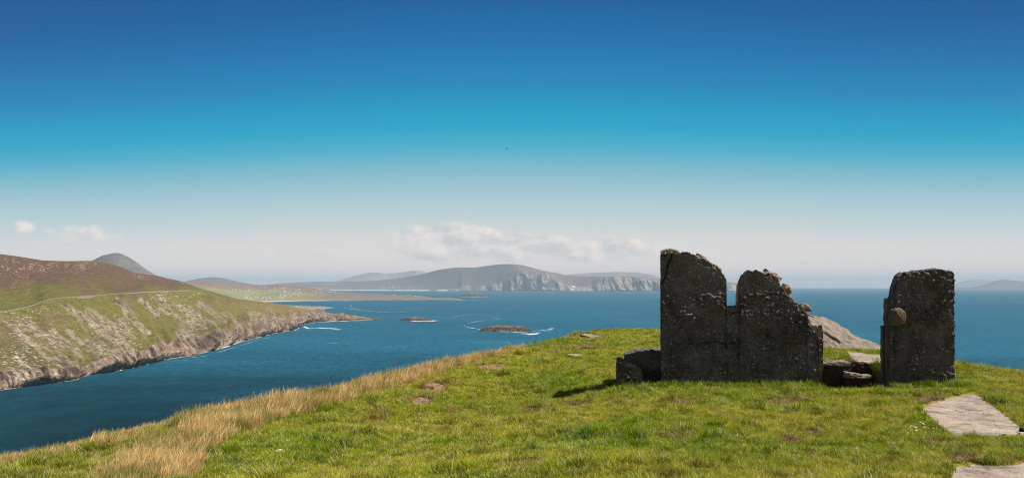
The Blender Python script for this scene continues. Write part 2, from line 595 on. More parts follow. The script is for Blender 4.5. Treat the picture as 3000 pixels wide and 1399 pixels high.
def hs_color(p, U, Q):
    s, w, diag, out = hs_masks(p, U, Q)
    n1 = fbm(s / 300, w / 80, 3.0, 5)
    n2 = fbm(diag / 60, w / 45, 8.0, 5)
    g = mixn(GREEN, OLIVE, sstep(-0.18, 0.28, n1 + 0.7 * n2))
    g = mixn(g, (0.13, 0.10, 0.045), sstep(0.08, 0.30, n2) * 0.75)
    far = sstep(480, 760, U)
    g = mixn(g, (0.16, 0.122, 0.05), far * 0.75)
    up = sstep(2.0, 2.55, Q + 0.95 * n1 + 0.6 * n2 - 0.02) * sstep(640, 420, U)
    c = mixn(g, HEATH, up)
    c = mixn(c, (0.185, 0.165, 0.05), sstep(0.28, 0.36, fbm(diag / 140, w / 70, 12.0, 3)) * up * sstep(2.75, 2.4, Q))
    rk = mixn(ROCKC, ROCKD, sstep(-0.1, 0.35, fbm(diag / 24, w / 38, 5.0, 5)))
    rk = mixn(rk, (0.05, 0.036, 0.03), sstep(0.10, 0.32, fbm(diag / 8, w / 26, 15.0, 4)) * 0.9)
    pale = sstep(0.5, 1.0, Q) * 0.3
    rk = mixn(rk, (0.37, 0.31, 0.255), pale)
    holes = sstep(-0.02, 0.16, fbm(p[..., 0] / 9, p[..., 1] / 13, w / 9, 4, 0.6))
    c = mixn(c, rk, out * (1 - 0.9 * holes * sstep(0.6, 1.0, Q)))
    # loose boulders lying in the grass and scree below the skyline
    sp = fbm(p[..., 0] / 4.0, p[..., 1] / 5.0, w / 4.0, 2)
    clus = fbm(s / 130, w / 70, 21.0, 4)
    th = 0.40 - 0.62 * clus - 0.10 * sstep(2.5, 2.8, Q) + 0.25 * far
    th = np.where(Q > 2.0, th + 0.16 - 0.13 * sstep(2.55, 2.85, Q) * sstep(-0.1, 0.1, fbm(U / 30, w / 14, 31.0, 3)), th)
    c = mixn(c, (0.40, 0.345, 0.29), sstep(th, th + 0.10, sp) * sstep(3.0, 2.93, Q) * 0.9)
    c = mixn(c, (0.045, 0.034, 0.028), sstep(0.08, 0.30, fbm(diag / 20, w / 55, 44.0, 5, 0.6)) * out * sstep(1.3, 1.0, Q) * 0.85)  # gully shadows painted dark onto the lower cliff rock
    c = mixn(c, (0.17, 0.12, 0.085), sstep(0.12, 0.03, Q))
    return c


build_us = np.concatenate([np.linspace(-600, -60, 90)[:-1], np.linspace(-60, 940, 760)])
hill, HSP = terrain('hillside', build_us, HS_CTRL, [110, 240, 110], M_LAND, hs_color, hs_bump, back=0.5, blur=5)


def build_road():
    us = np.linspace(-560, 480, 380)
    iu = np.searchsorted(build_us, us).clip(1, len(build_us) - 1)
    row = 110 + 240
    a = HSP[row - 3, iu]
    b = HSP[row + 2, iu]
    c = (a + b) / 2
    k = np.ones(9) / 9
    c = np.stack([np.convolve(np.pad(c[:, i], 4, mode='edge'), k, 'valid') for i in range(3)], 1)
    tdir = np.gradient(c, axis=0)
    nrm = np.stack([-tdir[:, 1], tdir[:, 0], 0 * tdir[:, 0]], 1)
    nrm /= np.linalg.norm(nrm, axis=1)[:, None]
    rows = []
    for off, up in ((-3.5, -3.0), (-1.5, 1.2), (-1.3, 1.4), (1.3, 1.4), (1.5, 1.2), (3.5, -1.5)):
        rows.append(c + nrm * off + np.array([0, 0, up]))
    m = stone_mat('road_gravel', (0.20, 0.175, 0.145), (0.14, 0.125, 0.10), (0.26, 0.23, 0.20), 0.3, 0.2, 0.1)
    tag(link('road', np_mesh('road', np.array(rows), grid_faces(6, len(us)), False), m), kind='structure')


build_road()

# --- the low land round the bay with the village
vl_shore = cv([(380, 800), (560, 775), (640, 760), (669, 758.5), (754, 756), (855, 755), (950, 754), (1059, 753.5), (1171, 753.8), (1182, 753.8)])
vl_top = cv([(380, 704), (440, 708), (469, 707), (490, 705.5), (512, 705), (537, 706), (559, 712), (605, 716), (654, 716), (699, 714.5), (739, 718), (780, 723), (830, 731), (867, 734.5), (929, 738), (1005, 741), (1058, 743),
             (1078, 746), (1095, 748.6), (1131, 747.2), (1158, 751), (1171, 753), (1182, 753.6)])
vl_mid = cv([(380, 760), (560, 742), (669, 750), (754, 750), (855, 749.5), (950, 750), (1059, 751), (1131, 751.3), (1171, 753.5), (1182, 753.7)])


def vl_ys(u):
    return sea_y(vl_shore(u))


vtk = cv([(380, 2.4), (560, 2.0), (700, 1.65), (780, 1.5), (867, 1.35), (1000, 1.22), (1078, 1.12), (1131, 1.05), (1182, 1.01)])
vmk = cv([(380, 1.5), (560, 1.2), (700, 1.1), (867, 1.07), (1000, 1.05), (1078, 1.03), (1131, 1.015), (1182, 1.004)])
VL_CTRL = [(vl_shore, vl_ys), (vl_mid, lambda u: vl_ys(u) * vmk(u)), (vl_top, lambda u: vl_ys(u) * vtk(u))]


def vl_bump(p, U, Q):
    d = fbm(p[..., 0] / 500, p[..., 1] / 700, 1.0, 5) * 12 * sstep(0, 0.6, Q) * sstep(1180, 900, U) * sstep(2.0, 1.8, Q)
    p[..., 2] += d * (p[..., 2] > 12)
    sh = sstep(760, 900, U) * sstep(0.5, 0.1, Q) * sstep(0, 0.05, Q)
    p[..., 2] += sh * 9 * np.abs(fbm(p[..., 0] / 45, p[..., 1] / 60, 0, 4))
    return p


def vl_color(p, U, Q):
    n = fbm(p[..., 0] / 420, p[..., 1] / 900, 2.0, 5)
    n2 = fbm(p[..., 0] / 90, p[..., 1] / 260, 5.0, 4)
    c = mixn((0.20, 0.21, 0.085), (0.21, 0.155, 0.095), sstep(-0.1, 0.25, n + n2 * 0.6))
    c = mixn(c, (0.175, 0.115, 0.085), sstep(1.35, 1.8, Q + n * 0.4))
    c = mixn(c, (0.15, 0.20, 0.09), sstep(760, 640, U) * sstep(1.5, 1.2, Q) * sstep(0.15, -0.15, n2) * 0.8)
    c = mixn(c, (0.150, 0.116, 0.096), sstep(760, 850, U) * 0.85)
    rocky = sstep(770, 860, U) * sstep(0.75, 0.35, Q + 0.35 * n2)
    c = mixn(c, (0.29, 0.235, 0.205), rocky * sstep(-0.2, 0.2, n2))
    c = mixn(c, (0.10, 0.08, 0.075), sstep(770, 860, U) * sstep(0.22, 0.05, Q + 0.1 * n2))
    c = mixn(c, SAND, sstep(860, 720, U) * sstep(0.30, 0.24, Q + sstep(760, 860, U) * 0.2))
    return c


village_land, VLP = terrain('coastal_land', np.linspace(380, 1182, 560), VL_CTRL, [40, 110], M_FAR, vl_color, vl_bump, back=0.25)

# --- the small green point in front of the bay
pn_shore = cv([(690, 779), (726, 778), (780, 778), (842, 773.5)])
pn_top = cv([(690, 766), (726, 766.5), (760, 768), (790, 769), (820, 770.2), (838, 772.6), (842, 773.3)])
pn_k = cv([(690, 1.2), (760, 1.16), (820, 1.05), (842, 1.01)])


def pn_color(p, U, Q):
    n = fbm(p[..., 0] / 40, p[..., 1] / 80, 3.0, 4)
    c = mixn((0.21, 0.20, 0.075), (0.23, 0.17, 0.10), sstep(-0.1, 0.2, n))
    r = np.maximum(sstep(0.62, 0.3, Q + 0.5 * n), sstep(790, 815, U + 40 * n))
    return mixn(c, mixn((0.36, 0.27, 0.22), (0.14, 0.10, 0.09), sstep(-0.15, 0.15, fbm(p[..., 0] / 14, p[..., 1] / 20, 1.0, 4))), r)


def pn_bump(p, U, Q):
    p[..., 2] += 4.5 * fbm(p[..., 0] / 22, p[..., 1] / 40, 0, 4) * sstep(0, 0.15, Q) * sstep(842, 815, U)
    return p


terrain('grassy_point_land', np.linspace(690, 842, 150), [(pn_shore, lambda u: sea_y(pn_shore(u))), (pn_top, lambda u: sea_y(pn_shore(u)) * pn_k(u))], [40], M_LAND, pn_color, pn_bump, back=0.1)

# --- the big headland mountain with sea cliffs
mn_shore = cv([(640, 729.8), (859, 729.8), (1160, 730.6), (1300, 731.3), (1441, 731.5), (1660, 731.6), (1905, 731.6)])
mn_cliff = cv([(640, 727), (1100, 726.5), (1150, 724), (1163, 717), (1190, 720), (1211, 718), (1250, 716), (1275, 706), (1288, 700), (1303, 688), (1316, 686), (1330, 694), (1345, 691), (1374, 690), (1395, 703), (1426, 718),
               (1441, 724), (1490, 722), (1506, 706), (1515, 703), (1523, 696.6), (1541, 695), (1564, 694.6), (1595, 697.4), (1662, 702.4), (1740, 706), (1829, 712), (1858, 717), (1905, 731)])
mn_top = cv([(640, 719), (670, 716), (700, 712), (760, 708.5), (805, 707.5), (859, 708), (920, 706), (982, 702), (1039, 693), (1072, 686), (1099, 678.5), (1135, 673), (1165, 671.8), (1195, 672), (1232, 666.5), (1255, 664),
             (1272, 663), (1290, 663.5), (1315, 666), (1352, 676), (1379, 682.5), (1405, 686.5), (1422, 691.5), (1460, 695), (1492, 695.2), (1523, 694.5), (1552, 693.5), (1595, 696), (1659, 700), (1740, 704), (1829, 708), (1858, 713), (1905, 730)])


def mn_ys(u):
    return sea_y(mn_shore(u))


mck = cv([(640, 1.02), (1050, 1.016), (1260, 1.011), (1905, 1.010)])
mtk = cv([(640, 1.10), (859, 1.08), (1100, 1.05), (1272, 1.045), (1422, 1.04), (1480, 1.025), (1523, 1.016), (1905, 1.014)])


def mn_bump(p, U, Q):
    cl = sstep(1110, 1260, U)
    band = sstep(0.0, 0.08, Q) * (1 - sstep(0.75, 1.25, Q))
    rid = fbm(p[..., 0] / 520, p[..., 2] / 1100, 1.0, 5, 0.55, True) + 0.35 * fbm(p[..., 0] / 190 + p[..., 2] / 900, p[..., 2] / 700, 2.0, 4, 0.55, True)
    d = (rid - 0.45) * 260 * band * cl
    p[..., 1] -= d
    p[..., 0] *= 1 - d / np.maximum(p[..., 1], 1)
    slope = sstep(1.0, 1.2, Q) * sstep(2.0, 1.8, Q)
    p[..., 2] += fbm(p[..., 0] / 1500, p[..., 1] / 1500, 3, 5) * 45 * slope
    return p


def mn_color(p, U, Q):
    n = fbm(p[..., 0] / 1500, p[..., 1] / 1800, 5, 5)
    c = mixn((0.135, 0.086, 0.074), (0.155, 0.112, 0.080), sstep(-0.1, 0.25, n))
    c = mixn(c, (0.07, 0.075, 0.07), sstep(0.12, 0.3, fbm(p[..., 0] / 1100, p[..., 1] / 900, 9, 4)) * 0.7)
    c = mixn(c, (0.155, 0.135, 0.085), sstep(1.5, 1.1, Q) * sstep(1180, 1000, U) * 0.7)
    rn = fbm(p[..., 0] / 210 + p[..., 2] / 900, p[..., 2] / 420, 4, 5)
    rk = mixn((0.25, 0.21, 0.175), (0.09, 0.085, 0.085), sstep(-0.15, 0.22, rn))
    c = mixn(c, rk, sstep(1.12, 0.92, Q + 0.15 * rn) * sstep(1145, 1185, U))
    c = mixn(c, (0.70, 0.62, 0.52), sstep(0.5, 0.3, Q) * sstep(1175, 1135, U) * sstep(800, 840, U) * sstep(-0.1, 0.05, fbm(U / 40, 0, 2, 3) + 0.1))
    # the white landslip scar
    sc = sstep(1.0, 0.4, np.abs((U - 1443) / 9) + np.abs((Q - 1.12 + (U - 1443) * 0.008) / 0.08))
    sc = np.maximum(sc, sstep(1.0, 0.4, np.abs((U - 1440) / 5) + np.abs((Q - 0.55) / 0.35)))
    return mixn(c, (0.75, 0.7, 0.62), sc)


mountain, MNP = terrain('headland_mountain', np.linspace(640, 1905, 900), [(mn_shore, mn_ys), (mn_cliff, lambda u: mn_ys(u) * mck(u)), (mn_top, lambda u: mn_ys(u) * mtk(u))], [90, 110], M_FAR, mn_color, mn_bump, back=0.12, blur=30)


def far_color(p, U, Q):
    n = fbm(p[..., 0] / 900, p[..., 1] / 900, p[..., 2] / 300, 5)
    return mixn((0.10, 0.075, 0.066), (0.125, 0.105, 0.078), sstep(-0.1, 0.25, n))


def far_bump(p, U, Q):
    n = fbm(p[..., 0] / 700, p[..., 1] / 900, 0, 5, 0.5, True)
    p[..., 2] += (n - 0.3) * 0.10 * p[..., 2] * sstep(0, 0.3, Q) * sstep(1.0, 0.85, Q)
    return p


def far_hill(name, pts, y0, y1, base=0.0, pale=1.0):  # pale lightens the surface colour, extra haze painted onto the farthest hills
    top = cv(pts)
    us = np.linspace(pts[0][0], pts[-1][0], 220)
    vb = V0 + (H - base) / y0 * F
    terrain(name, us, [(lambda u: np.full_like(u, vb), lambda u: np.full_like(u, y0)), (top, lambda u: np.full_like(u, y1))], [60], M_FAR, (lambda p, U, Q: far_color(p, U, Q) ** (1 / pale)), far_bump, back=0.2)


far_hill('cone_mountain', [(150, 716), (200, 676), (229, 656), (257, 642), (272, 638.5), (286, 635.5), (297, 635), (306, 637.5), (322, 645), (340, 656), (358, 669.5), (375, 681), (390, 690), (420, 703), (470, 716)], 11300, 12300)
far_hill('moorland_hill', [(420, 718), (455, 709), (488, 702), (515, 698), (542, 696), (569, 700), (604, 709), (640, 715), (680, 718)], 17500, 20500)
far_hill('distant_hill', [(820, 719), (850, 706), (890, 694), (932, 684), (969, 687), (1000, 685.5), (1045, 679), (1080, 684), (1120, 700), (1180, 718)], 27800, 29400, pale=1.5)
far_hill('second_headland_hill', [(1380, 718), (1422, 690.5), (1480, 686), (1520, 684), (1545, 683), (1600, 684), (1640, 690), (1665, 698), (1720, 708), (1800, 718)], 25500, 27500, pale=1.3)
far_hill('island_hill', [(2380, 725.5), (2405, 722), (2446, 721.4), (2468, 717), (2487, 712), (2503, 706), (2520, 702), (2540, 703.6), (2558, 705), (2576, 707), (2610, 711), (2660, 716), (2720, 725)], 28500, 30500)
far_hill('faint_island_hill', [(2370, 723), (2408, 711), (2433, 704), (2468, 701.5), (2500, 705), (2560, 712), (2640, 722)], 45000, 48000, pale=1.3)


# ------------------------------------------------------------------ rocky islets
def islet(u0, u1, vb, vt, prof, seed, label, depth=0.3):
    y = float(sea_y(vb))
    w = (u1 - u0) / F * y
    hgt = (vb - vt) / F * y
    nx, ny = 90, 40
    a = np.linspace(0, 1, nx)
    b = np.linspace(-1, 1, ny)
    A, Bb = np.meshgrid(a, b)
    pr = np.interp(A, *zip(*prof))
    X = (A - 0.5) * w
    Yy = Bb * w * depth * (0.25 + pr * 0.75)
    Z = hgt * pr * (1 - np.abs(Bb) ** 2.2)
    n = fbm(X / (w * 0.06) + seed, Yy / (w * 0.08), 0, 5, 0.6, True)
    Z = Z * (0.72 + 0.5 * n) - 0.4
    X = X + fbm(X / (w * .05), Z / 5, seed, 3) * w * 0.012
    pts = np.stack([X, Yy, Z], -1)
    k = fbm(X / (w * 0.05), Yy / (w * .05), seed, 4)
    col = mixn((0.10, 0.075, 0.06), (0.03, 0.025, 0.023), sstep(-0.2, 0.25, k))
    col = mixn(col, (0.21, 0.17, 0.10), sstep(0.55, 0.85, Z / hgt) * 0.55)
    x = ((u0 + u1) / 2 - CU) / F * y
    o = link('rocky_islet', np_mesh('rocky_islet', pts, grid_faces(ny, nx), False, col), M_LAND, None, (x, y + w * depth, 0))
    tag(o, label, 'islet', 'rocky islets in the bay')


islet(1149, 1229, 744.6, 736.3, [(0, 0), (.1, .35), (.3, .8), (.55, 1), (.8, .8), (.95, .2), (1, 0)], 1, 'rounded green topped islet far out in front of the mountain')
islet(996, 1088, 806.5, 797, [(0, 0), (.1, .4), (.4, 1), (.7, .75), (.9, .45), (1, 0)], 5, 'low dark islet just beyond the tip of the cliffs', 0.18)
islet(1203, 1340, 833, 818, [(0, 0), (.05, .4), (.15, .65), (.35, .95), (.55, .9), (.8, .8), (.92, .55), (1, 0)], 9, 'largest dark rock islet in mid bay with white surf', 0.2)
islet(928, 962, 803.6, 799.6, [(0, 0), (.2, .8), (.6, 1), (1, 0)], 12, 'tiny dark rock off the end of the cliff point', 0.2)
islet(968, 992, 803.4, 801.6, [(0, 0), (.3, .8), (.7, .7), (1, 0)], 15, 'barely showing flat rock between two islets off the point', 0.15)


# ------------------------------------------------------------------ surf and foam lying on the sea
def foam_mat():
    m, nt, N, L, B = mat_new('white_sea_foam')
    at = N.new('ShaderNodeAttribute')
    at.attribute_name = 'Col'
    pos = N.new('ShaderNodeNewGeometry').outputs['Position']
    mp = N.new('ShaderNodeMapping')
    mp.inputs['Scale'].default_value = (1.0, 0.35, 1.0)
    L.new(pos, mp.inputs['Vector'])
    n = tex(N, L, mp.outputs[0], 0.07, 8, 0.75)
    s = N.new('ShaderNodeSeparateColor')
    L.new(at.outputs['Color'], s.inputs[0])
    ad = N.new('ShaderNodeMath')
    ad.operation = 'ADD'
    L.new(n, ad.inputs[0])
    L.new(s.outputs[0], ad.inputs[1])
    al = ramp(N, L, ad.outputs[0], 0.92, 1.22)
    mu = N.new('ShaderNodeMath')
    mu.operation = 'MULTIPLY'
    L.new(al, mu.inputs[0])
    L.new(s.outputs[1], mu.inputs[1])
    B.inputs['Base Color'].default_value = (0.72, 0.72, 0.70, 1)
    B.inputs['Roughness'].default_value = 0.9
    L.new(mu.outputs[0], B.inputs['Alpha'])
    return m


def build_foam():
    V_, F_, C_ = [], [], []

    def ribbon(uv, wid, strength=0.75, alpha=1.0, wob=0.5, seed=0):
        """uv: points of the streak on the water; wid: width in metres towards the eye."""
        uv = np.array(uv, float)
        seg = np.concatenate([[0], np.cumsum(np.hypot(np.diff(uv[:, 0]), 4 * np.diff(uv[:, 1])))])
        n = int(max(12, seg[-1] / 2))
        t = np.linspace(0, seg[-1], n)
        u, v = np.interp(t, seg, uv[:, 0]), np.interp(t, seg, uv[:, 1])
        y = sea_y(v)
        x = (u - CU) / F * y
        y = y + fbm(t / 40, seed * 3.1, 0, 4) * wid * wob * 3
        if wid > 13:
            wid, strength, alpha = wid * 1.7, strength - 0.06, alpha * 0.85
        ww = wid * np.clip(0.45 + 1.2 * fbm(t / 25, seed * 7.7, 2, 3), 0.12, 1.4)
        ww = ww * np.minimum(1, np.minimum(np.arange(n), n - 1 - np.arange(n)) / (n * 0.12) + 0.15)
        base = sum(len(a) for a in V_)
        K = 5
        pts = np.stack([np.stack([x, y + ww * k, np.full(n, 0.5)], 1) for k in np.linspace(-1, 1, K)], 0)
        V_.append(pts.reshape(-1, 3))
        C_.append(np.repeat(np.array([[strength * 0.3, alpha, 0], [strength, alpha, 0], [strength * 1.15, alpha, 0], [strength, alpha, 0], [strength * .3, alpha, 0]]), n, 0))
        F_.append(grid_faces(K, n) + base)
    us = np.linspace(-60, 930, 120)
    brk = [(-40, 70), (150, 200), (290, 380), (395, 470), (470, 560), (545, 660), (640, 745), (760, 860), (840, 935)]
    for i, (a, b) in enumerate(brk):
        u = np.linspace(a, b, 30)
        ribbon(np.stack([u, hs_shore(u) + 0.5], 1), 4.0 + 9 * (a > 260) + 8 * (a > 500), 0.95, 1.0, 0.45, i)
    ribbon([(742, 831), (752, 824), (765, 821), (775, 826), (800, 824.5), (850, 826), (858, 828)], 20, .72, .9, .6, 21)
    ribbon([(858, 828), (835, 832), (822, 835)], 18, .66, .75, .6, 22)
    ribbon([(690, 846), (730, 836), (770, 829)], 14, .62, .6, .6, 23)
    ribbon([(600, 870), (640, 858), (680, 847)], 11, .75, .9, .6, 24)
    ribbon([(505, 897), (550, 885), (600, 869)], 9, .8, .9, .7, 26)
    ribbon([(330, 930), (400, 915), (470, 901)], 6, .7, .85, .7, 28)
    ribbon([(440, 907), (480, 899), (520, 895)], 5, .62, .8, .6, 25)
    ribbon([(430, 908), (500, 903), (545, 893)], 4, .55, .7, .8, 27)
    ribbon([(1010, 805), (1040, 807), (1088, 807), (1102, 806)], 22, .95, 1, .3, 30)
    ribbon([(1075, 806), (1103, 806)], 35, .95, 1, .3, 31)
    ribbon([(1200, 826.5), (1230, 831), (1280, 834), (1335, 837)], 12, .95, 1, .2, 32)
    ribbon([(1310, 838), (1330, 840), (1358, 838.5)], 26, 1.1, 1, .4, 33)
    ribbon([(1335, 832), (1365, 829), (1395, 826)], 32, .62, .75, .8, 34)
    ribbon([(1350, 835), (1375, 833), (1390, 829)], 22, .6, .6, .8, 35)
    ribbon([(1200, 826), (1172, 822), (1166, 819), (1180, 812), (1205, 806)], 16, .66, .8, .6, 36)
    ribbon([(1180, 812), (1215, 806), (1240, 802), (1265, 801)], 26, .55, .6, .7, 37)
    ribbon([(1100, 806), (1140, 797), (1165, 792), (1195, 790)], 40, .55, .65, .8, 38)
    ribbon([(860, 773), (905, 780), (960, 784), (1030, 783)], 55, .5, .55, .8, 39)
    ribbon([(885, 765), (878, 771), (905, 778), (935, 783)], 70, .5, .5, .8, 40)
    ribbon([(1030, 785), (1100, 787), (1165, 789)], 50, .45, .5, .8, 41)
    ribbon([(1190, 789), (1230, 793), (1262, 799)], 45, .45, .5, .8, 42)
    ribbon([(1090, 755), (1125, 755), (1180, 753.5), (1215, 752)], 80, .6, .7, .6, 43)
    ribbon([(760, 756.8), (855, 755.8), (950, 754.8), (1080, 754.4)], 50, .66, .8, .5, 44)
    ribbon([(1150, 745.2), (1200, 745.8), (1232, 745.6)], 70, .8, .9, .3, 45)
    ribbon([(1160, 729.6), (1300, 731.4), (1441, 732), (1660, 732.3), (1858, 732.3)], 170, .62, .9, .6, 46)
    ribbon([(668, 759), (720, 758.2), (800, 756.8)], 45, .6, .8, .5, 47)
    ribbon([(775, 778.6), (820, 777), (846, 773.8)], 30, .75, .9, .5, 48)
    ribbon([(858, 731), (920, 729.3), (1000, 729.2)], 130, .6, .8, .5, 49)
    for i, (u, v, l, w, al) in enumerate([(1560, 790, 60, 40, .5), (1600, 778, 60, 45, .5), (1500, 765, 90, 60, .35), (1620, 785, 35, 26, .6), (880, 862, 60, 22, .4), (1000, 872, 80, 20, .3), (1240, 858, 60, 20, .3),
                                           (1440, 748, 90, 80, .3), (2300, 790, 110, 30, .3), (2500, 770, 120, 40, .3), (2090, 760, 90, 50, .3), (1050, 838, 30, 14, .5), (886, 834, 30, 16, .55)]):
        ribbon([(u - l, v + 1), (u, v), (u + l, v + 0.6)], w, .46, al, 1.0, 60 + i)
    tag(link('sea_foam', np_mesh('sea_foam', np.concatenate(V_), np.concatenate(F_), False, np.concatenate(C_)), foam_mat()), kind='stuff')


build_foam()


# ------------------------------------------------------------------ the white houses round the bay, each one a thing
def house_mesh(w, d, h, r):
    x, y = w / 2, d / 2
    v = [(-x, -y, -2), (x, -y, -2), (x, y, -2), (-x, y, -2), (-x, -y, h), (x, -y, h), (x, y, h), (-x, y, h), (-x, 0, h + r), (x, 0, h + r)]
    f = [(0, 1, 5, 4), (2, 3, 7, 6), (1, 2, 6, 9, 5), (3, 0, 4, 8, 7), (4, 5, 9, 8), (6, 7, 8, 9)]
    me = bpy.data.meshes.new('house')
    cx, cw = x * 0.62, 0.5
    b = len(v)                                             # a chimney on the ridge
    v += [(cx - cw, -cw, h + r - 1), (cx + cw, -cw, h + r - 1), (cx + cw, cw, h + r - 1), (cx - cw, cw, h + r - 1),
          (cx - cw, -cw, h + r + 1.2), (cx + cw, -cw, h + r + 1.2), (cx + cw, cw, h + r + 1.2), (cx - cw, cw, h + r + 1.2)]
    f += [(b, b + 1, b + 5, b + 4), (b + 1, b + 2, b + 6, b + 5), (b + 2, b + 3, b + 7, b + 6), (b + 3, b, b + 4, b + 7), (b + 4, b + 5, b + 6, b + 7)]
    me.from_pydata(v, [], f)
    me.materials.append(plain('white_house_paint', (0.66, 0.64, 0.60)))
    me.materials.append(plain('grey_roof_slate', (0.16, 0.16, 0.17)))
    me.polygons[4].material_index = 1
    me.polygons[5].material_index = 1
    return me


def build_houses():
    kinds = [house_mesh(15, 8, 5.5, 2.8), house_mesh(20, 9, 6.5, 3), house_mesh(12, 8, 4.5, 2.6), house_mesh(17, 10, 7.5, 3.2)]
    rg = np.random.default_rng(11)

    def surf(pts, us, u, v):
        """The point of the terrain strip that shows at column u and row v."""
        j = int(np.clip(np.searchsorted(us, u), 1, len(us) - 1))
        c = pts[:, j]
        vv = V0 - (c[:, 2] - H) / c[:, 1] * F
        ok = np.where(np.diff(np.sign(vv - v)) != 0)[0]
        if len(ok) == 0:
            return None
        i = ok[0]
        t = (v - vv[i]) / (vv[i + 1] - vv[i] + 1e-9)
        return c[i] * (1 - t) + c[i + 1] * t
    vu, mu = np.linspace(380, 1182, 560), np.linspace(640, 1905, 900)
    spots = []

    def z8(x, y):
        return 515 + x / 7.5, 704 + y / 7.5

    def z2(x, y):
        return 944.6 + x / 7.5, 635.4 + y / 7.5

    def clus(n, x0, x1, y0, y1, lab, grp, f=z8, pts=VLP, us=vu, scale=1.0):
        for i in range(n):
            u, v = f(rg.uniform(x0, x1), rg.uniform(y0, y1))
            spots.append((u, v, lab, grp, pts, us, scale))
    up = ('tiny white house on the brown hill slope above the village', 'white houses on the slope above the village')
    mid = ('tiny white house in the crowded middle of the bay village', 'white houses in the middle of the bay village')
    low = ('tiny white house low down beside the village beach', 'white houses low by the beach')
    rgt = ('tiny white house in the right hand end of the bay village', 'white houses at the right end of the bay village')
    far = ('barely visible white house at the foot of the far mountain', 'white houses at the foot of the far mountain')
    pln = ('lone white house on the flat brown land by the far bay', 'lone white houses on the flat brown land')
    clus(6, 500, 650, 182, 200, *up)
    clus(7, 720, 860, 178, 210, *up)
    clus(6, 900, 1030, 190, 212, *up)
    clus(8, 1040, 1320, 142, 160, *up)
    clus(10, 1190, 1345, 192, 220, *up)
    clus(6, 1420, 1520, 135, 165, *up)
    clus(26, 1440, 1900, 170, 240, *mid)
    clus(36, 1370, 1760, 240, 330, *mid)
    clus(14, 1160, 1400, 315, 362, *low)
    clus(12, 740, 1010, 298, 352, *low)
    clus(6, 1060, 1140, 322, 372, *low)
    clus(9, 1760, 1960, 200, 275, *mid)
    clus(34, 2000, 2380, 128, 250, *rgt)
    clus(16, 2380, 2576, 150, 250, *rgt)
    clus(26, 20, 360, 622, 682, *far, z2, MNP, mu, 1.9)
    clus(16, 400, 720, 648, 684, *far, z2, MNP, mu, 1.9)
    clus(4, 300, 450, 778, 800, *pln, z2)
    clus(5, 570, 760, 795, 830, *pln, z2)
    first = {}
    for u, v, lab, grp, pts, us, sc in spots:
        p = surf(pts, us, u, v)
        if p is None:
            continue
        k = int(rg.integers(0, 4))
        o = first[k].copy() if k in first else bpy.data.objects.new('house', kinds[k])
        first.setdefault(k, o)
        COL.objects.link(o)
        o.location = p
        o.rotation_euler = (0, 0, rg.normal(0, 0.35))
        s = sc * rg.uniform(0.75, 1.15)
        o.scale = (s, s, s)
        tag(o, lab, 'house', grp)


build_houses()


def build_mast():
    p = P(1175.5, 672.3, float(mn_ys(1175) * mtk(1175)))
    hgt = 62.0
    t = empty('radio_mast', tuple(p - np.array([0, 0, 8])))
    tag(t, 'thin grey mast on the crest of the far mountain', 'mast')
    m = plain('galvanised_steel', (0.3, 0.31, 0.32))
    n, w = 9, 5.0
    V_, F_ = [], []
    for i in range(n):
        r = w * (1 - 0.8 * i / (n - 1))
        V_ += [(r, 0, hgt * i / (n - 1)), (-r * .5, r * .87, hgt * i / (n - 1)), (-r * .5, -r * .87, hgt * i / (n - 1))]
    for i in range(n - 1):
        for k in range(3):
            a, b = 3 * i + k, 3 * i + (k + 1) % 3
            F_.append((a, b, b + 3, a + 3))
    link('mast_tower', np_mesh('mast_tower', V_, F_, False), m, t)
    a = np.linspace(0, 2 * np.pi, 9)[:-1]
    ring = np.concatenate([np.stack([3.5 * np.cos(a), 3.5 * np.sin(a), a * 0 + z], 1) for z in (hgt * .72, hgt * .8)])
    link('antenna_drum', np_mesh('antenna_drum', ring, grid_faces(2, 8, True), False), m, t)


build_mast()


# ------------------------------------------------------------------ the grassy headland underfoot
CRU = [(-700, 1205, 8.5), (-300, 1190, 9.0), (0, 1160, 9.6), (100, 1146, 9.9), (200, 1126, 10.3), (300, 1098, 10.6), (420, 1068, 11.0), (560, 1046, 11.9), (640, 1032, 12.4), (750, 998, 13.0), (820, 996, 13.4), (900, 974, 14.2),
       (1000, 950, 15.2), (1100, 918, 16.5), (1180, 899, 17.8), (1250, 886, 19.2), (1300, 873, 20.6), (1400, 852, 23.5), (1440, 842, 25.0), (1500, 832, 27.0), (1560, 826, 28.5), (1660, 827, 28.5), (1800, 842, 27.0), (1950, 862, 25.0),
       (2100, 884, 22.0), (2220, 900, 20.5), (2400, 921, 19.0), (2480, 930, 18.2), (2576, 938, 17.2), (2800, 955, 16.5), (3300, 985, 15.5)]
_c = np.array(CRU)
crest_y = lambda u: np.interp(u, _c[:, 0], _c[:, 2])


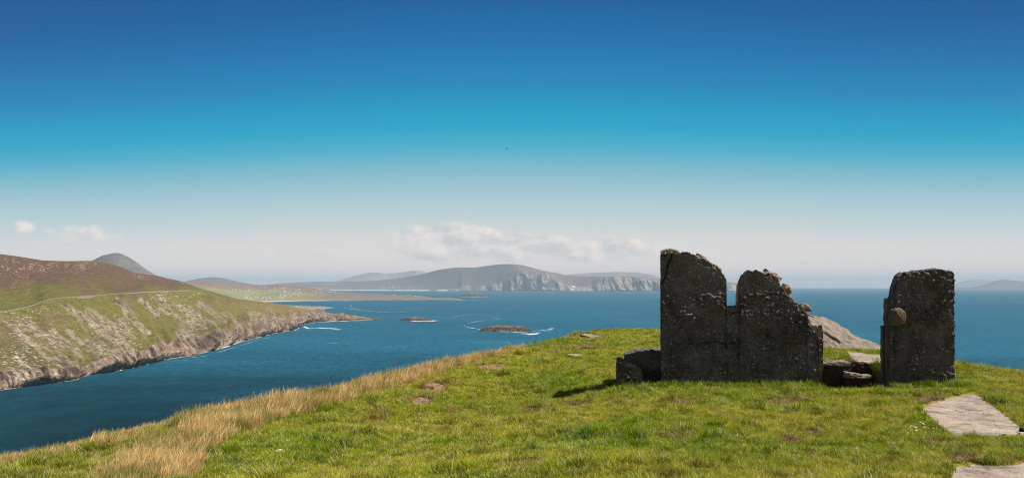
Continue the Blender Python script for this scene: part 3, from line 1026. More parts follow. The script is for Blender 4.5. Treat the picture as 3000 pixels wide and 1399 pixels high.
def fit_ground():
    pts = [(0, 0, -1.68), (0, -12, -1.5), (-12, -4, -2.0), (14, -4, -1.5), (-6, 3, -1.85), (8, 3, -1.66), (0, 5, -1.74)]
    for u, v, y in CRU:
        x = (u - CU) / F * y
        z = -(v - V0) / F * y
        pts.append((x, y, z))
        pts.append((x * 1.18, y * 1.18, z - 0.05))
        pts.append((x * 1.5, y * 1.5, z - 0.2))
    for u, v, y in [(-100, 1201, 8.2), (300, 1201, 8.0), (700, 1201, 7.7), (1000, 1201, 7.5), (1288, 1201, 7.4), (1700, 1201, 7.35), (2100, 1201, 7.3), (2576, 1201, 7.3), (2900, 1201, 7.3),
                    (1385, 1010, 14.66), (1288, 1010, 14.5), (1150, 1010, 13.6), (900, 1060, 11.6), (1288, 1100, 10.4), (1000, 1120, 9.7), (700, 1120, 9.6), (1663, 1100, 9.75), (2100, 1100, 9.5), (2576, 1100, 9.35),
                    (1288, 930, 17.4), (1500, 880, 20.5), (1450, 940, 16.8), (1550, 972, 14.6), (1600, 930, 16.6), (1663, 967, 14.58), (1850, 970, 14.35), (2060, 974, 14.0), (2240, 977, 13.9), (2398, 968, 13.85), (2576, 985, 13.4),
                    (1663, 1020, 12.0), (2050, 1030, 11.5), (2300, 1022, 11.75), (2450, 987, 13.3), (1800, 900, 17.0), (1900, 905, 16.4), (2080, 893, 16.6), (2200, 893, 16.6), (2080, 876, 18.2), (2200, 880, 18.4)]:
        pts.append(((u - CU) / F * y, y, -(v - V0) / F * y))
    p = np.array(pts)

    def k(r2):
        return np.where(r2 > 0, 0.5 * r2 * np.log(r2 + 1e-12), 0)
    n = len(p)
    d2 = ((p[:, None, :2] - p[None, :, :2]) ** 2).sum(-1)
    A = np.zeros((n + 3, n + 3))
    A[:n, :n] = k(d2) + np.eye(n) * 0.6
    A[:n, n:] = np.c_[np.ones(n), p[:, :2]]
    A[n:, :n] = A[:n, n:].T
    wts = np.linalg.solve(A, np.r_[p[:, 2], 0, 0, 0])

    def f(x, y):
        out = wts[n] + wts[n + 1] * x + wts[n + 2] * y
        for i in range(n):
            out = out + wts[i] * k((x - p[i, 0]) ** 2 + (y - p[i, 1]) ** 2)
        return out
    return f


_rbf = fit_ground()
_az = np.arctan2((_c[:, 0] - CU) / F, 1.0)
_rc = _c[:, 2] / np.cos(_az)
W0, WE = np.array([2.70, 14.60]), np.array([math.cos(R(7)), -math.sin(R(7))])   # start and direction of the ruin's front line
WN = np.array([-WE[1], WE[0]])                                                      # towards the back of the ruin


def on_wall(u, off=0.0):
    """Distance along the ruin's front line (moved back by off) that shows at column u."""
    k = (np.asarray(u, float) - CU) / F
    o = W0 + WN * off
    return (k * o[1] - o[0]) / (WE[0] - k * WE[1])


def wall_xy(s, off=0.0):
    s = np.asarray(s, float)
    return W0[0] + WE[0] * s + WN[0] * off, W0[1] + WE[1] * s + WN[1] * off


def wall_z(s, v, off=0.0):
    return -(np.asarray(v, float) - V0) / F * wall_xy(s, off)[1]


DOOR0, DOOR1 = float(on_wall(2066)), float(on_wall(2236))


SLAB_UV = [([(2305, 1021), (2330, 1018), (2359, 1009), (2380, 1002), (2399, 997), (2425, 991), (2453, 986.5), (2480, 1004), (2504, 1021.5), (2535, 1044), (2566, 1069), (2595, 1090), (2600, 1102), (2540, 1102), (2470, 1102),
             (2407, 1102), (2374, 1084), (2340, 1053)], -1.745, 'large pale concrete slab set in the turf below the pillar'),
           ([(2390, 1175), (2419, 1166), (2450, 1165), (2496, 1169), (2552, 1167), (2576, 1157), (2640, 1152), (2660, 1230), (2380, 1235)], -1.72, 'pale concrete slab cut off by the bottom right corner'),
           ([(2124, 881), (2150, 884), (2184, 889), (2222, 891), (2262, 897), (2262, 917), (2221, 915), (2170, 911), (2139, 904), (2136, 893)], -1.44, 'grey concrete slab at the head of the steps behind the doorway')]


def slab_poly(uv, z):
    uv = np.array(uv, float)
    y = -z * F / (uv[:, 1] - V0)
    return np.stack([(uv[:, 0] - CU) / F * y, y], 1)


SLABS = [slab_poly(a, b) for a, b, _ in SLAB_UV]


def slab_dist(x, y, poly):
    """Signed distance to a slab's outline, negative inside."""
    d = np.full(np.shape(x), 1e9)
    ins = np.zeros(np.shape(x), bool)
    for (xa, ya), (xb, yb) in zip(poly, np.roll(poly, -1, 0)):
        ex, ey = xb - xa, yb - ya
        t = np.clip(((x - xa) * ex + (y - ya) * ey) / (ex * ex + ey * ey + 1e-12), 0, 1)
        d = np.minimum(d, np.hypot(x - xa - t * ex, y - ya - t * ey))
        ins ^= ((ya > y) != (yb > y)) & (x < (xb - xa) * (y - ya) / (yb - ya + 1e-12) + xa)
    return np.where(ins, -d, d)


def ground_z(x, y, fine=True):
    """Ground height relative to the eye."""
    x, y = np.broadcast_arrays(np.asarray(x, float), np.asarray(y, float))
    r, az = np.hypot(x, y), np.arctan2(x, y)
    sc = np.minimum(1, 42 / np.maximum(r, 1e-6))
    z = _rbf(x * sc, y * sc)
    rc = np.interp(az, np.r_[-3.2, -1.6, _az, 1.5, 3.2], np.r_[40, 14, _rc, 26, 40])
    t = np.maximum(r - rc, 0)
    z = z - 0.75 * t * t / (t + 2.2)
    if fine:
        near = sstep(60, 30, r)
        z = z + near * (0.055 * fbm(x / 0.9, y / 0.9, 0, 3) + 0.085 * fbm(x / 2.7, y / 2.7, 4, 3) + 0.012 * fbm(x / 0.18, y / 0.18, 8, 2))
    for poly, (_, zs, _) in zip(SLABS, SLAB_UV):
        if x.size > 1:
            sd = slab_dist(x, y, poly)
            z = z + (zs + 0.012 - z) * sstep(0.7, 0.02, sd)
            z = z - 0.05 * sstep(0.0, -0.10, sd)
    # the hollow in the doorway
    s = (x - W0[0]) * WE[0] + (y - W0[1]) * WE[1]
    b = (x - W0[0]) * WN[0] + (y - W0[1]) * WN[1]
    hol = sstep(DOOR0 - 0.05, DOOR0 + 0.08, s) * sstep(DOOR1 + 0.05, DOOR1 - 0.15, s) * sstep(-0.45, -0.05, b) * sstep(1.3, 1.15, b)
    return z - hol * (z + 2.06)


def img(x, y, z):
    yy = np.maximum(y, 0.1)
    return CU + F * x / yy, V0 - F * z / yy


BROWN = [(1090, 972, 40, 16, 1.), (1060, 1008, 36, 13, .95), (1135, 958, 30, 7, .5), (1240, 922, 50, 9, .75), (1473, 870, 40, 8, .7), (1450, 1017, 44, 8, .9), (1563, 1007, 24, 9, .85), (1340, 1034, 40, 11, .55), (953, 1037, 32, 12, .55),
         (1707, 1012, 60, 10, .7), (1975, 1010, 66, 11, .75), (1992, 1108, 40, 14, .75), (2048, 1089, 28, 10, .85), (2041, 1145, 20, 9, .9), (2345, 1004, 60, 13, .8), (2425, 1154, 60, 9, .75), (1700, 1100, 60, 20, .4),
         (1380, 1040, 25, 6, .8), (1480, 846, 60, 8, .6), (1300, 1175, 60, 14, .35), (2000, 1060, 50, 8, .3)]
TAN_UP = cv([(420, 1040), (437, 1052), (640, 1000), (1320, 840)])


def tan_mask(u, v):
    """Where the tall dry grass stands."""
    n = 30 * fbm(u / 60, v / 30, 0, 5, 0.65)
    lowb = cv([(100, 1290), (233, 1235), (420, 1215), (500, 1200), (525, 1128), (567, 1108), (650, 1074), (760, 1040), (800, 1026), (883, 1004), (1066, 946), (1173, 922), (1306, 874), (1330, 850)])(u)
    hib = cv([(100, 1215), (233, 1198), (277, 1170), (350, 1120), (437, 1090), (442, 1040), (470, 900), (1400, 700)])(u)
    a = sstep(6, -6, v - lowb + n) * sstep(-45, 30, v - hib + n) * sstep(120, 300, u) * sstep(1345, 1300, u)
    fr = sstep(cv([(0, 24), (250, 20), (440, 26), (470, 40), (1330, 10), (1400, 0)])(u), 2, v - np.interp(u, _c[:, 0], _c[:, 1]) + n * 0.5) * sstep(1350, 1290, u)
    sp = 0.6 * sstep(0.06, 0.3, fbm(u / 90, v / 36, 5, 4)) * sstep(460, 380, u) * sstep(1290, 1180, v)
    return np.clip(np.maximum(np.maximum(a, np.minimum(fr * 1.6, 1)), sp), 0, 1)


def brown_mask(u, v):
    b = 0
    wu, wv = u + 14 * fbm(u / 22, v / 12, 3, 3), v + 6 * fbm(u / 22, v / 12, 9, 3)
    for cu_, cv_, ru, rv, w in BROWN:
        d = ((wu - cu_) / ru) ** 2 + ((wv - cv_) / rv) ** 2
        b = np.maximum(b, w * np.clip(1.25 - d, 0, 1))
    return np.clip(b, 0, 1)


def turf_color(x, y, z):
    u, v = img(x, y, z)
    n1 = fbm(x / 2.6, y / 2.6, 1, 4)
    n2 = fbm(x / 0.55, y / 0.55, 2, 4)
    n3 = fbm(x / 0.16, y / 0.2, 3, 2)
    c = mixn((0.275, 0.352, 0.016), (0.49, 0.435, 0.046), sstep(-0.3, 0.35, n1 * 0.8 + n2 * 0.6 + 0.25 * n3))
    c = mixn(c, (0.095, 0.205, 0.010), sstep(0.12, 0.38, n2 - 0.4 * n1 - 0.05) * 0.85)
    c = mixn(c, (0.40, 0.30, 0.085), sstep(0.2, 0.42, fbm(x / 0.4, y / 0.4, 14, 4)) * 0.6)
    c = mixn(c, (0.275, 0.235, 0.040), sstep(700, 300, u) * 0.4)
    b = np.maximum(brown_mask(u, v), 0.62 * sstep(0.24, 0.42, fbm(x / 1.1, y / 1.1, 91, 4)) * sstep(0.0, 0.2, fbm(x / 3.5, y / 3.5, 95, 2) + 0.1))
    c = mixn(c, (0.30, 0.19, 0.06), np.clip(b * 1.7, 0, 1) * 0.8)
    c = mixn(c, (0.33, 0.205, 0.125), sstep(0.45, 0.9, b) * 0.9)
    return c, b, u, v


def build_ground():
    xs = np.concatenate([np.linspace(-170, -16, 60)[:-1], np.linspace(-16, 16, 420), np.linspace(16, 170, 60)[1:]])
    ys = np.concatenate([np.linspace(-60, 4, 40)[:-1], np.linspace(4, 31, 400), np.linspace(31, 260, 80)[1:]])
    X, Y = np.meshgrid(xs, ys)
    Z = ground_z(X, Y)
    c, b, u, v = turf_color(X, Y, Z)
    c = c * (0.42 + 0.4 * b)[..., None]
    c = mixn(c, (0.20, 0.145, 0.055), tan_mask(u, v) * (Y > 3) * 0.7)
    r = np.hypot(X, Y)
    c = mixn(c, (0.16, 0.14, 0.06), sstep(34, 60, r))
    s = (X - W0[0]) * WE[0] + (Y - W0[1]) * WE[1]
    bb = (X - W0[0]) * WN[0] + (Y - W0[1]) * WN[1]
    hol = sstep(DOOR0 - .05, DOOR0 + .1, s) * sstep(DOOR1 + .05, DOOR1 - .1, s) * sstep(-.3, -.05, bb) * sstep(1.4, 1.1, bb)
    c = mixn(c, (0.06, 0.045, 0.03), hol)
    Zw = np.maximum(Z + H, -0.7)
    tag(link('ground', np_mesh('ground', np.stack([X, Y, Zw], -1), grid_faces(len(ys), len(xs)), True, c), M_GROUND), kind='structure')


build_ground()


# ------------------------------------------------------------------ the ruin
def shell(name, s_pts, v_top, off, thick, base_z, mat, parent, disp, seed, ds=0.013, dz=0.013, nt=14, top_rough=0.02, skew=None):
    """A slab of wall standing on the ruin's line: its top edge follows (column, row) points of the photo, its faces are rough."""
    s_pts = np.asarray(s_pts, float)
    ss = []
    for a, b in zip(s_pts[:-1], s_pts[1:]):
        n = max(1, int(round(abs(b - a) / ds)))
        ss += list(a + (b - a) * np.arange(n) / n)
    ss = np.array(ss + [s_pts[-1]])
    top = np.interp(ss, s_pts, wall_z(s_pts, v_top, off))
    top = top + top_rough * (1.5 * fbm(ss / 0.11, seed, 0, 4, 0.65) + 0.9 * np.round(fbm(ss / 0.16, seed + 2, 0, 2) * 4) / 4)
    hmax = top.max() - base_z
    nz = int(hmax / dz)
    T = np.linspace(0, 1, nz)
    rows, nrm, front = [], [], []
    for t in T:                                            # front, upwards
        z = base_z + (top - base_z) * t
        rows.append((ss, np.zeros_like(ss), z))
        nrm.append((0, -1, 0))
        front.append(1)
    for k in range(1, nt):                                 # over the top
        rows.append((ss, np.full_like(ss, thick * k / nt), top))
        nrm.append((0, 0, 1))
        front.append(0)
    for t in np.linspace(1, 0, 40):                        # down the back
        rows.append((ss, np.full_like(ss, thick), base_z + (top - base_z) * t))
        nrm.append((0, 1, 0))
        front.append(2)
    Sg = np.array([r[0] for r in rows])
    Bg = np.array([r[1] for r in rows])
    Zg = np.array([r[2] for r in rows])
    Nn = np.array(nrm)[:, None, :]
    fr = np.array(front)[:, None]
    # round the upper front edge a little and roughen
    d = disp(Sg, Zg, Bg) * np.where(fr == 0, 0.0, 1.0)
    mid = np.where(fr == 0, top_rough * 1.6 * fbm(Sg / 0.08, Bg / 0.08, seed + 3, 4), 0)
    tt = np.where(fr == 1, np.clip((top[None, :] - Zg) / 0.05, 0, 1), 1)
    Bg2 = Bg + Nn[..., 1] * d + np.where(fr == 1, (1 - tt) ** 2 * 0.008, 0)
    Zg2 = Zg + mid
    wig = 0.024 * fbm(Zg / 0.12, Bg / 0.15, seed, 4)
    Sg2 = Sg + wig * np.exp(-np.minimum(Sg - ss[0], ss[-1] - Sg) / 0.06)
    if skew is not None:
        Sg2 = Sg2 + skew(Sg2, Bg2, Zg2)
    x = W0[0] + WE[0] * Sg2 + WN[0] * (Bg2 + off)
    y = W0[1] + WE[1] * Sg2 + WN[1] * (Bg2 + off)
    pts = np.stack([x, y, Zg2 + H], -1)
    nr, nc = pts.shape[:2]
    f = grid_faces(nr, nc)
    V_ = pts.reshape(-1, 3)
    idx = np.arange(nr * nc).reshape(nr, nc)
    # close the two ends: each front row is joined to the back row of the same height
    extra_v, extra_f = [], []
    for col_, sgn in ((0, 1), (nc - 1, -1)):
        K = 8
        nb = nz
        fr_col = pts[:nz, col_]
        bk_col = np.stack([np.interp(fr_col[:, 2], pts[-40:, col_][::-1][:, 2], pts[-40:, col_][::-1][:, i]) for i in range(3)], 1)
        bk_col[:, 2] = fr_col[:, 2]
        base = len(V_) + sum(len(e) for e in extra_v)
        g = np.array([fr_col * (1 - k / K) + bk_col * (k / K) for k in range(K + 1)])
        rough = 0.014 * fbm(g[..., 2] / 0.06, g[..., 1] / 0.06, seed + 5 * sgn, 4)
        rough[0] = rough[-1] = 0
        g[..., 0] -= sgn * (rough + 0.004)
        extra_v.append(g.reshape(-1, 3))
        gf = grid_faces(K + 1, nb) + base
        extra_f.append(gf if sgn < 0 else gf[:, ::-1])
    V_ = np.concatenate([V_] + extra_v)
    f = np.concatenate([f] + extra_f)
    me = np_mesh(name, V_, f, True)
    o = link(name, me, mat)
    if parent is not None:
        o.parent = parent
        o.location = -parent.location
    return o


def rough_disp(smooth_to=None, cracks=(), amp=1.0, seed=0.0):
    def f(s, z, b):
        g = 0.085 * fbm(s / 0.066 + seed, z / 0.060, 1, 3, 0.6) * (0.55 + 0.9 * sstep(-0.2, 0.25, fbm(s / 0.5, z / 0.4, seed + 20, 3))) + 0.014 * fbm(s / 0.025 + seed, z / 0.025, 6, 2) + 0.045 * fbm(s / 0.45 + seed, z / 0.35, 3, 3)
        pit = -0.02 * sstep(0.25, 0.5, fbm(s / 0.10 + seed, z / 0.08, 12, 3))
        g = (g + pit) * amp
        if smooth_to is not None:
            edge = smooth_to + 0.10 * fbm(s / 0.3, seed, 0, 3) + 0.05 * fbm(s / 0.05, z / .05, 7, 3)
            k = sstep(edge - 0.03, edge + 0.05, z)
            g = g * (1 - 0.82 * k) - 0.012 * k
        for line, w, dp in cracks:
            for (s0, z0), (s1, z1) in zip(line[:-1], line[1:]):
                ax, az_ = s1 - s0, z1 - z0
                t = np.clip(((s - s0) * ax + (z - z0) * az_) / (ax * ax + az_ * az_), 0, 1)
                d = np.hypot(s - s0 - ax * t, z - z0 - az_ * t) + 0.008 * fbm(s / .05, z / .05, 2, 2)
                g = g - dp * sstep(w, w * 0.4, d)
        return g
    return f


def sz(pts, off=0.0):
    return [(float(on_wall(u, off)), float(wall_z(on_wall(u, off), v, off))) for u, v in pts]


def rock_mesh(name, size, seed, rough=0.22, sub=26, flat=0.0, angular=0.0):
    """A closed lump of rock with the given half sizes."""
    nr, nc = sub, sub * 2
    th = np.linspace(0.0, np.pi, nr)
    ph = np.linspace(0, 2 * np.pi, nc + 1)[:-1]
    T, Ph = np.meshgrid(th, ph, indexing='ij')
    d = np.stack([np.sin(T) * np.cos(Ph), np.sin(T) * np.sin(Ph), np.cos(T)], -1)
    if angular:
        d = np.sign(d) * np.abs(d) ** (1 - angular)
    r = 1 + rough * (fbm(d[..., 0] * 1.6 + seed, d[..., 1] * 1.6, d[..., 2] * 1.6, 4) * 1.6 + 0.35 * fbm(d[..., 0] * 7 + seed, d[..., 1] * 7, d[..., 2] * 7, 3))
    p = d * r[..., None] * np.asarray(size)
    p[0], p[-1] = p[0].mean(0), p[-1].mean(0)
    return np_mesh(name, p, grid_faces(nr, nc, True)[:, ::-1], True)


def wall_point(u, v, off):
    s = on_wall(u, off)
    x, y = wall_xy(s, off)
    return np.array([float(x), float(y), float(wall_z(s, v, off)) + H])


def build_ruin():
    bz = -2.05
    # main wall with the broken window
    L1 = [(1663.5, 637), (1667, 635), (1686, 635.6), (1694, 637.7), (1708.5, 636), (1719.5, 634.5), (1730.5, 634), (1741.5, 637), (1749.4, 642), (1754, 646.7), (1773, 651.4), (1784, 659), (1793.4, 669.5), (1806, 683),
          (1815.5, 686.8), (1823, 695), (1826.6, 702), (1827.0, 786), (1842, 786.5), (1858.6, 787), (1859, 719), (1862, 704), (1868, 690), (1877, 684), (1890, 680), (1903, 682.6), (1920, 686), (1931, 691.6), (1943, 701.5),
          (1956, 715.5), (1969, 727), (1982, 741.8), (1995.5, 753), (2008.6, 764), (2019, 769.7), (2026, 776), (2028, 800), (2032, 812), (2036.6, 815.8), (2043, 822), (2050, 833), (2056, 850), (2059, 880)]
    o = empty('ruined_wall', (float(wall_xy(1.4)[0]), float(wall_xy(1.4)[1]), H - 1.78))
    tag(o, 'broad dark ruined wall with a broken window gap in its top edge', 'ruined wall')
    crack1 = sz([(1690, 636), (1688, 650), (1679, 668), (1678, 686), (1672, 700), (1664, 711)])
    crack2 = sz([(1665, 640), (1672, 643), (1678, 640)])
    crack3 = sz([(1730, 865), (1745, 862), (1760, 865), (1778, 860), (1800, 858), (1825, 864), (1850, 862)])
    crack4 = sz([(1823, 790), (1825, 820), (1822, 850), (1828, 875)])
    crack5 = sz([(1905, 838), (1930, 842), (1945, 850), (1985, 865), (2015, 862)])
    u, v = np.array(L1).T
    shell('rendered_face', on_wall(u), v, 0.0, 0.16, bz, M_WALL, o,
          rough_disp(float(wall_z(0.8, 738)), [(crack1, 0.022, 0.07), (crack2, 0.02, 0.04), (crack3, 0.014, 0.03), (crack4, 0.012, 0.025), (crack5, 0.014, 0.03)], 1.0, 1.0), 1.0, top_rough=0.042)
    L2 = [(1664, 640), (1690, 637), (1712, 637), (1732, 636), (1748, 641), (1762, 643.5), (1777, 648), (1786, 657), (1795, 664), (1803, 670), (1812, 680), (1820, 690), (1827, 703), (1827.6, 768), (1842, 770), (1857, 768),
          (1858.5, 719), (1866, 700), (1880, 690), (1900, 684), (1922, 683), (1938, 686), (1950, 696), (1957, 706), (1966, 718), (1978, 735), (1992, 750), (2006, 762), (2022, 770), (2030, 790), (2037, 812), (2045, 816), (2068, 818),
          (2069.5, 830), (2070, 850)]
    u, v = np.array(L2).T
    off = 0.15
    shell('stone_core', on_wall(u, off), v, off, 0.30, bz, M_CORE, o, rough_disp(None, (), 1.6, 4.0), 7.0, ds=0.02, dz=0.02, nt=10, top_rough=0.045)
    # loose stones set in the broken top
    for i, (uu, vv, sx, sy, szz, sd) in enumerate([(1946, 696, .13, .12, .075, 3), (1977, 727, .075, .12, .10, 8), (2025, 772, .065, .12, .055, 12), (1764, 648, .09, .12, .03, 17), (1803, 675, .07, .10, .05, 21), (1930, 689, .08, .1, .04, 25)]):
        p = wall_point(uu, vv, 0.26)
        st = link('core_stone', rock_mesh('core_stone', (sx, sy, szz), sd, 0.45, 22), M_CORE, o)
        st.location = tuple(p - np.array(o.location))
        st.rotation_euler = (0.2 * i, 0.5 if i in (0, 3) else 0.2, 0.4 * i)
    # door jamb rebate on the right end
    s0, s1 = float(on_wall(2057, .1)), float(on_wall(2066, .1))
    shell('door_jamb', [s0, s1], np.array([846, 852]), 0.05, 0.14, bz, M_JAMB, o, rough_disp(None, (), .5, 8.), 9., nt=6, top_rough=0.012)

    # the free-standing pillar on the other side of the doorway
    L3 = [(2239.5, 752), (2246, 749), (2250, 746), (2251, 716), (2253.7, 708), (2256, 696.5), (2264, 690), (2275.5, 684), (2290, 685.7), (2300, 682), (2312, 680), (2339, 677.5), (2360, 677), (2372, 677), (2385.5, 680.5), (2392, 679), (2399, 683), (2400.5, 690)]
    p = empty('wall_pillar', (float(wall_xy(4.5)[0]), float(wall_xy(4.5)[1]), H - 1.78))
    tag(p, 'narrow dark wall pillar with a round stone knob on its face', 'wall pillar')
    u, v = np.array(L3).T
    sL = float(on_wall(2239.5))
    zsh = float(wall_z(sL, 748))
    shell('rendered_face', on_wall(u), v, 0.0, 0.36, bz, M_WALL, p, rough_disp(None, [(sz([(2300, 920), (2340, 921), (2400, 917)]), .012, .03)], 1.1, 13.0), 15.0, top_rough=0.035,
          skew=lambda S_, B_, Z_: (0.30 * B_ - 0.05 * np.sin((Z_ - zsh) * 11)) * sstep(zsh - 0.02, zsh + 0.03, Z_) * np.exp(-(S_ - sL) / 0.12))
    sL = float(on_wall(2239.5))
    for a, b, vt, of in ((sL - 0.035, sL - 0.002, 756, .05), (sL - 0.06, sL - 0.037, 818, .20)):
        shell('door_jamb', [a, b], np.array([vt, vt]), of, 0.12, bz, M_JAMB, p, rough_disp(None, (), .4, 18.), 19., nt=6, top_rough=0.01)
    kp = wall_point(2256, 797, -0.05)
    kn = link('stone_knob', rock_mesh('stone_knob', (0.125, 0.16, 0.158), 33, 0.10, 60, 0, .22), M_KNOB, p)
    kn.location = tuple(kp - np.array(p.location))

    # the low stub on the left
    q = empty('low_wall_stub', (2.35, 14.9, H - 1.8))
    tag(q, 'low broken stone stub at the left foot of the ruined wall', 'wall stub')

    def stub(name, su, vt, of, th, mat, sd):
        uu = np.array(su, float)
        shell(name, on_wall(uu, of), np.array(vt, float), of, th, -2.25, mat, q, rough_disp(None, (), 1.1, sd), sd, ds=0.016, dz=0.016, nt=24, top_rough=0.03)
    stub('broken_front', [1551, 1554, 1562, 1576, 1600, 1613, 1617, 1619], [905, 901, 904, 911, 919, 926, 938, 955], -0.04, 0.42, M_JAMB, 23.)
    stub('rear_block', [1572, 1580, 1600, 1625, 1650, 1668], [894, 891, 886, 882, 881, 884], 0.34, 0.75, M_JAMB, 29.)
    stub('fallen_fill', [1610, 1625, 1645, 1668], [952, 944, 936, 930], 0.10, 0.26, M_STEP, 37.)

    # grass growing on the wall top
    return o


RUIN = build_ruin()


def build_steps():
    o = empty('stone_steps', (float(wall_xy((DOOR0 + DOOR1) / 2)[0]), float(wall_xy((DOOR0 + DOOR1) / 2)[1]), H - 2.05))
    tag(o, 'broken dark stone steps climbing through the gap between wall and pillar', 'steps')

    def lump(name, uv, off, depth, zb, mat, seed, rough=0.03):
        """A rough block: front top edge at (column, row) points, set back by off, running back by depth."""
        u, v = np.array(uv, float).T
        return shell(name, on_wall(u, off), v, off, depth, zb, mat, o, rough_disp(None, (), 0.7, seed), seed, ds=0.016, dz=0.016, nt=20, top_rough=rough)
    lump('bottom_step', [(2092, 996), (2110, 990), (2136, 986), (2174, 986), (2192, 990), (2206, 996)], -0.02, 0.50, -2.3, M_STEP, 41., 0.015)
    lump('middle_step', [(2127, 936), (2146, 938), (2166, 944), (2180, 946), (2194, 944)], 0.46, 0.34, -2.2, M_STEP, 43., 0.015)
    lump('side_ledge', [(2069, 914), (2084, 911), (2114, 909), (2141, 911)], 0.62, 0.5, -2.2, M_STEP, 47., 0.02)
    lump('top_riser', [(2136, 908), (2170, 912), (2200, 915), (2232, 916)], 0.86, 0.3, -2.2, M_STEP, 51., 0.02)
    def tread(uv, off, depth, seed):  # pale caps on the step tops, painting in the light they catch
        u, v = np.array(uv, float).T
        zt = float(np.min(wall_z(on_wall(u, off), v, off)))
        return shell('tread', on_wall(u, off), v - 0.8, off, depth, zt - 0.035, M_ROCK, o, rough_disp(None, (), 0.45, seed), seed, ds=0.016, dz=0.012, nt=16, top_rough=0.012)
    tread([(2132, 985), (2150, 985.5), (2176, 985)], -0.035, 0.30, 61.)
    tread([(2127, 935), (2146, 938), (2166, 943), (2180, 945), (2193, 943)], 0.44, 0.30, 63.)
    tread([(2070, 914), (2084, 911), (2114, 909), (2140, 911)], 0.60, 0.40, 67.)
    # pebbly curved rim on the left of the lowest hollow
    n, K = 40, 10
    a = np.linspace(np.pi * 1.02, np.pi * 1.75, n)
    cs, cb = float(on_wall(2148, .25)), 0.28
    ring = []
    for k in range(K):
        q = 2 * np.pi * k / K
        rr = 0.30 + 0.05 * np.cos(q)
        h = 0.07 + 0.14 * np.clip((np.pi * 1.35 - a) / (np.pi * .35), 0, 1)
        ring.append((cs + rr * np.cos(a) * 1.05, cb + rr * np.sin(a) * .8, -2.0 + h * (0.5 + 0.5 * np.sin(q)) * 1.0))
    s, b, z = (np.array([r[i] for r in ring]) for i in range(3))
    nn = 0.03 * fbm(s / .05, b / .05, z / .05, 3)
    x, y = W0[0] + WE[0] * s + WN[0] * b, W0[1] + WE[1] * s + WN[1] * b
    pts = np.stack([x + nn, y + nn, z + nn + H], -1)
    f = np.concatenate([grid_faces(K, n), np.stack([np.arange(n - 1) + (K - 1) * n, np.arange(1, n) + (K - 1) * n, np.arange(1, n), np.arange(n - 1)], 1)])
    r_ = link('pebbly_rim', np_mesh('pebbly_rim', pts, f, True), M_ROCK, o)
    r_.location = -o.location


build_steps()


def flat_slab(name, uv, z_of, thick, mat, label, seed, cat='slab'):
    """A concrete slab lying in the turf: outline given by (column, row) points on the ground."""
    uv = np.array(uv, float)
    y = -z_of * F / (uv[:, 1] - V0)
    poly = np.stack([(uv[:, 0] - CU) / F * y, y], 1)
    c = poly.mean(0)
    # resample the outline, then fill inwards
    seg = []
    for a, b in zip(poly, np.roll(poly, -1, 0)):
        n = max(2, int(np.linalg.norm(b - a) / 0.03))
        seg.append(a + (b - a) * (np.arange(n) / n)[:, None])
    out = np.concatenate(seg)
    d = out - c
    out = out + (d / np.linalg.norm(d, axis=1)[:, None]) * (0.075 * fbm(out[:, 0] / .16, out[:, 1] / .12, seed, 4))[:, None]
    n = len(out)
    K = 46
    rings = []
    for k in range(K + 1):
        t = k / K
        r = c + (out - c) * t
        z = z_of + 0.006 * fbm(r[:, 0] / .3, r[:, 1] / .3, seed, 4) + 0.003 * fbm(r[:, 0] / .04, r[:, 1] / .04, seed, 3) - 0.016 * sstep(0.965, 1.0, t)
        pit = sstep(.25, .42, fbm(r[:, 0] / .09, r[:, 1] / .14, seed + 4, 3))
        rings.append(np.c_[r, z - 0.022 * pit])
    for zz in (0.5, 1.0):
        rings.append(np.c_[out, np.full(n, z_of - thick * zz)])
    V_ = np.array(rings) + np.array([0, 0, H])
    o = link(name, np_mesh(name, V_, grid_faces(len(rings), n, True), True), mat)
    return tag(o, label, cat)


for k_, (uv_, z_, lab_) in enumerate(SLAB_UV):
    flat_slab('concrete_slab', uv_, z_, (0.12, 0.12, 0.14)[k_], M_SLAB, lab_, (3.0, 9.0, 14.0)[k_])


def build_boulder():
    """The big sloping outcrop behind the doorway."""
    top = cv([(1900, 800), (1960, 783), (2000, 782), (2030, 787), (2044, 792), (2078, 801), (2104, 811), (2130, 825), (2158, 842), (2190, 856), (2208, 871), (2222, 886), (2236, 900)])
    yc = 20.3
    us = np.linspace(1900, 2236, 150)
    x0 = (us - CU) / F * yc
    zt = -(top(us) - V0) / F * yc
    rows = []
    nb = 80
    for i in range(nb):
        t = i / (nb - 1)
        if t < 0.7:
            q = t / 0.7
            y = 18.3 + (yc - 18.3) * q
            z = -1.75 + (zt + 1.75) * (1 - (1 - q) ** 1.5)
        else:
            q = (t - 0.7) / 0.3
            y = yc + 2.4 * q
            z = zt - (zt + 3.6) * q ** 1.7
        x = x0 * (1 - 0.02 * (1 - t)) - 0.35 * (1 - min(1, t / .7)) * 0.5
        rows.append(np.stack([x, np.full_like(us, y), z], -1))
    p = np.array(rows)
    n = 0.12 * fbm(p[..., 0] / 0.8, p[..., 1] / 1.0, 0, 5) + 0.06 * fbm(p[..., 0] / 0.16, p[..., 1] / 0.16, 3, 3) - 0.10 * sstep(0.25, 0.4, fbm(p[..., 0] / 0.5 + p[..., 1] / .9, p[..., 1] / 1.2, 6, 3))
    p[..., 2] += n * 0.8
    p[..., 1] -= n
    p[..., 2] += H
    tag(link('boulder', np_mesh('boulder', p, grid_faces(nb, 150), True), M_ROCK), 'big smooth grey outcrop sloping up behind the doorway', 'boulder')


build_boulder()


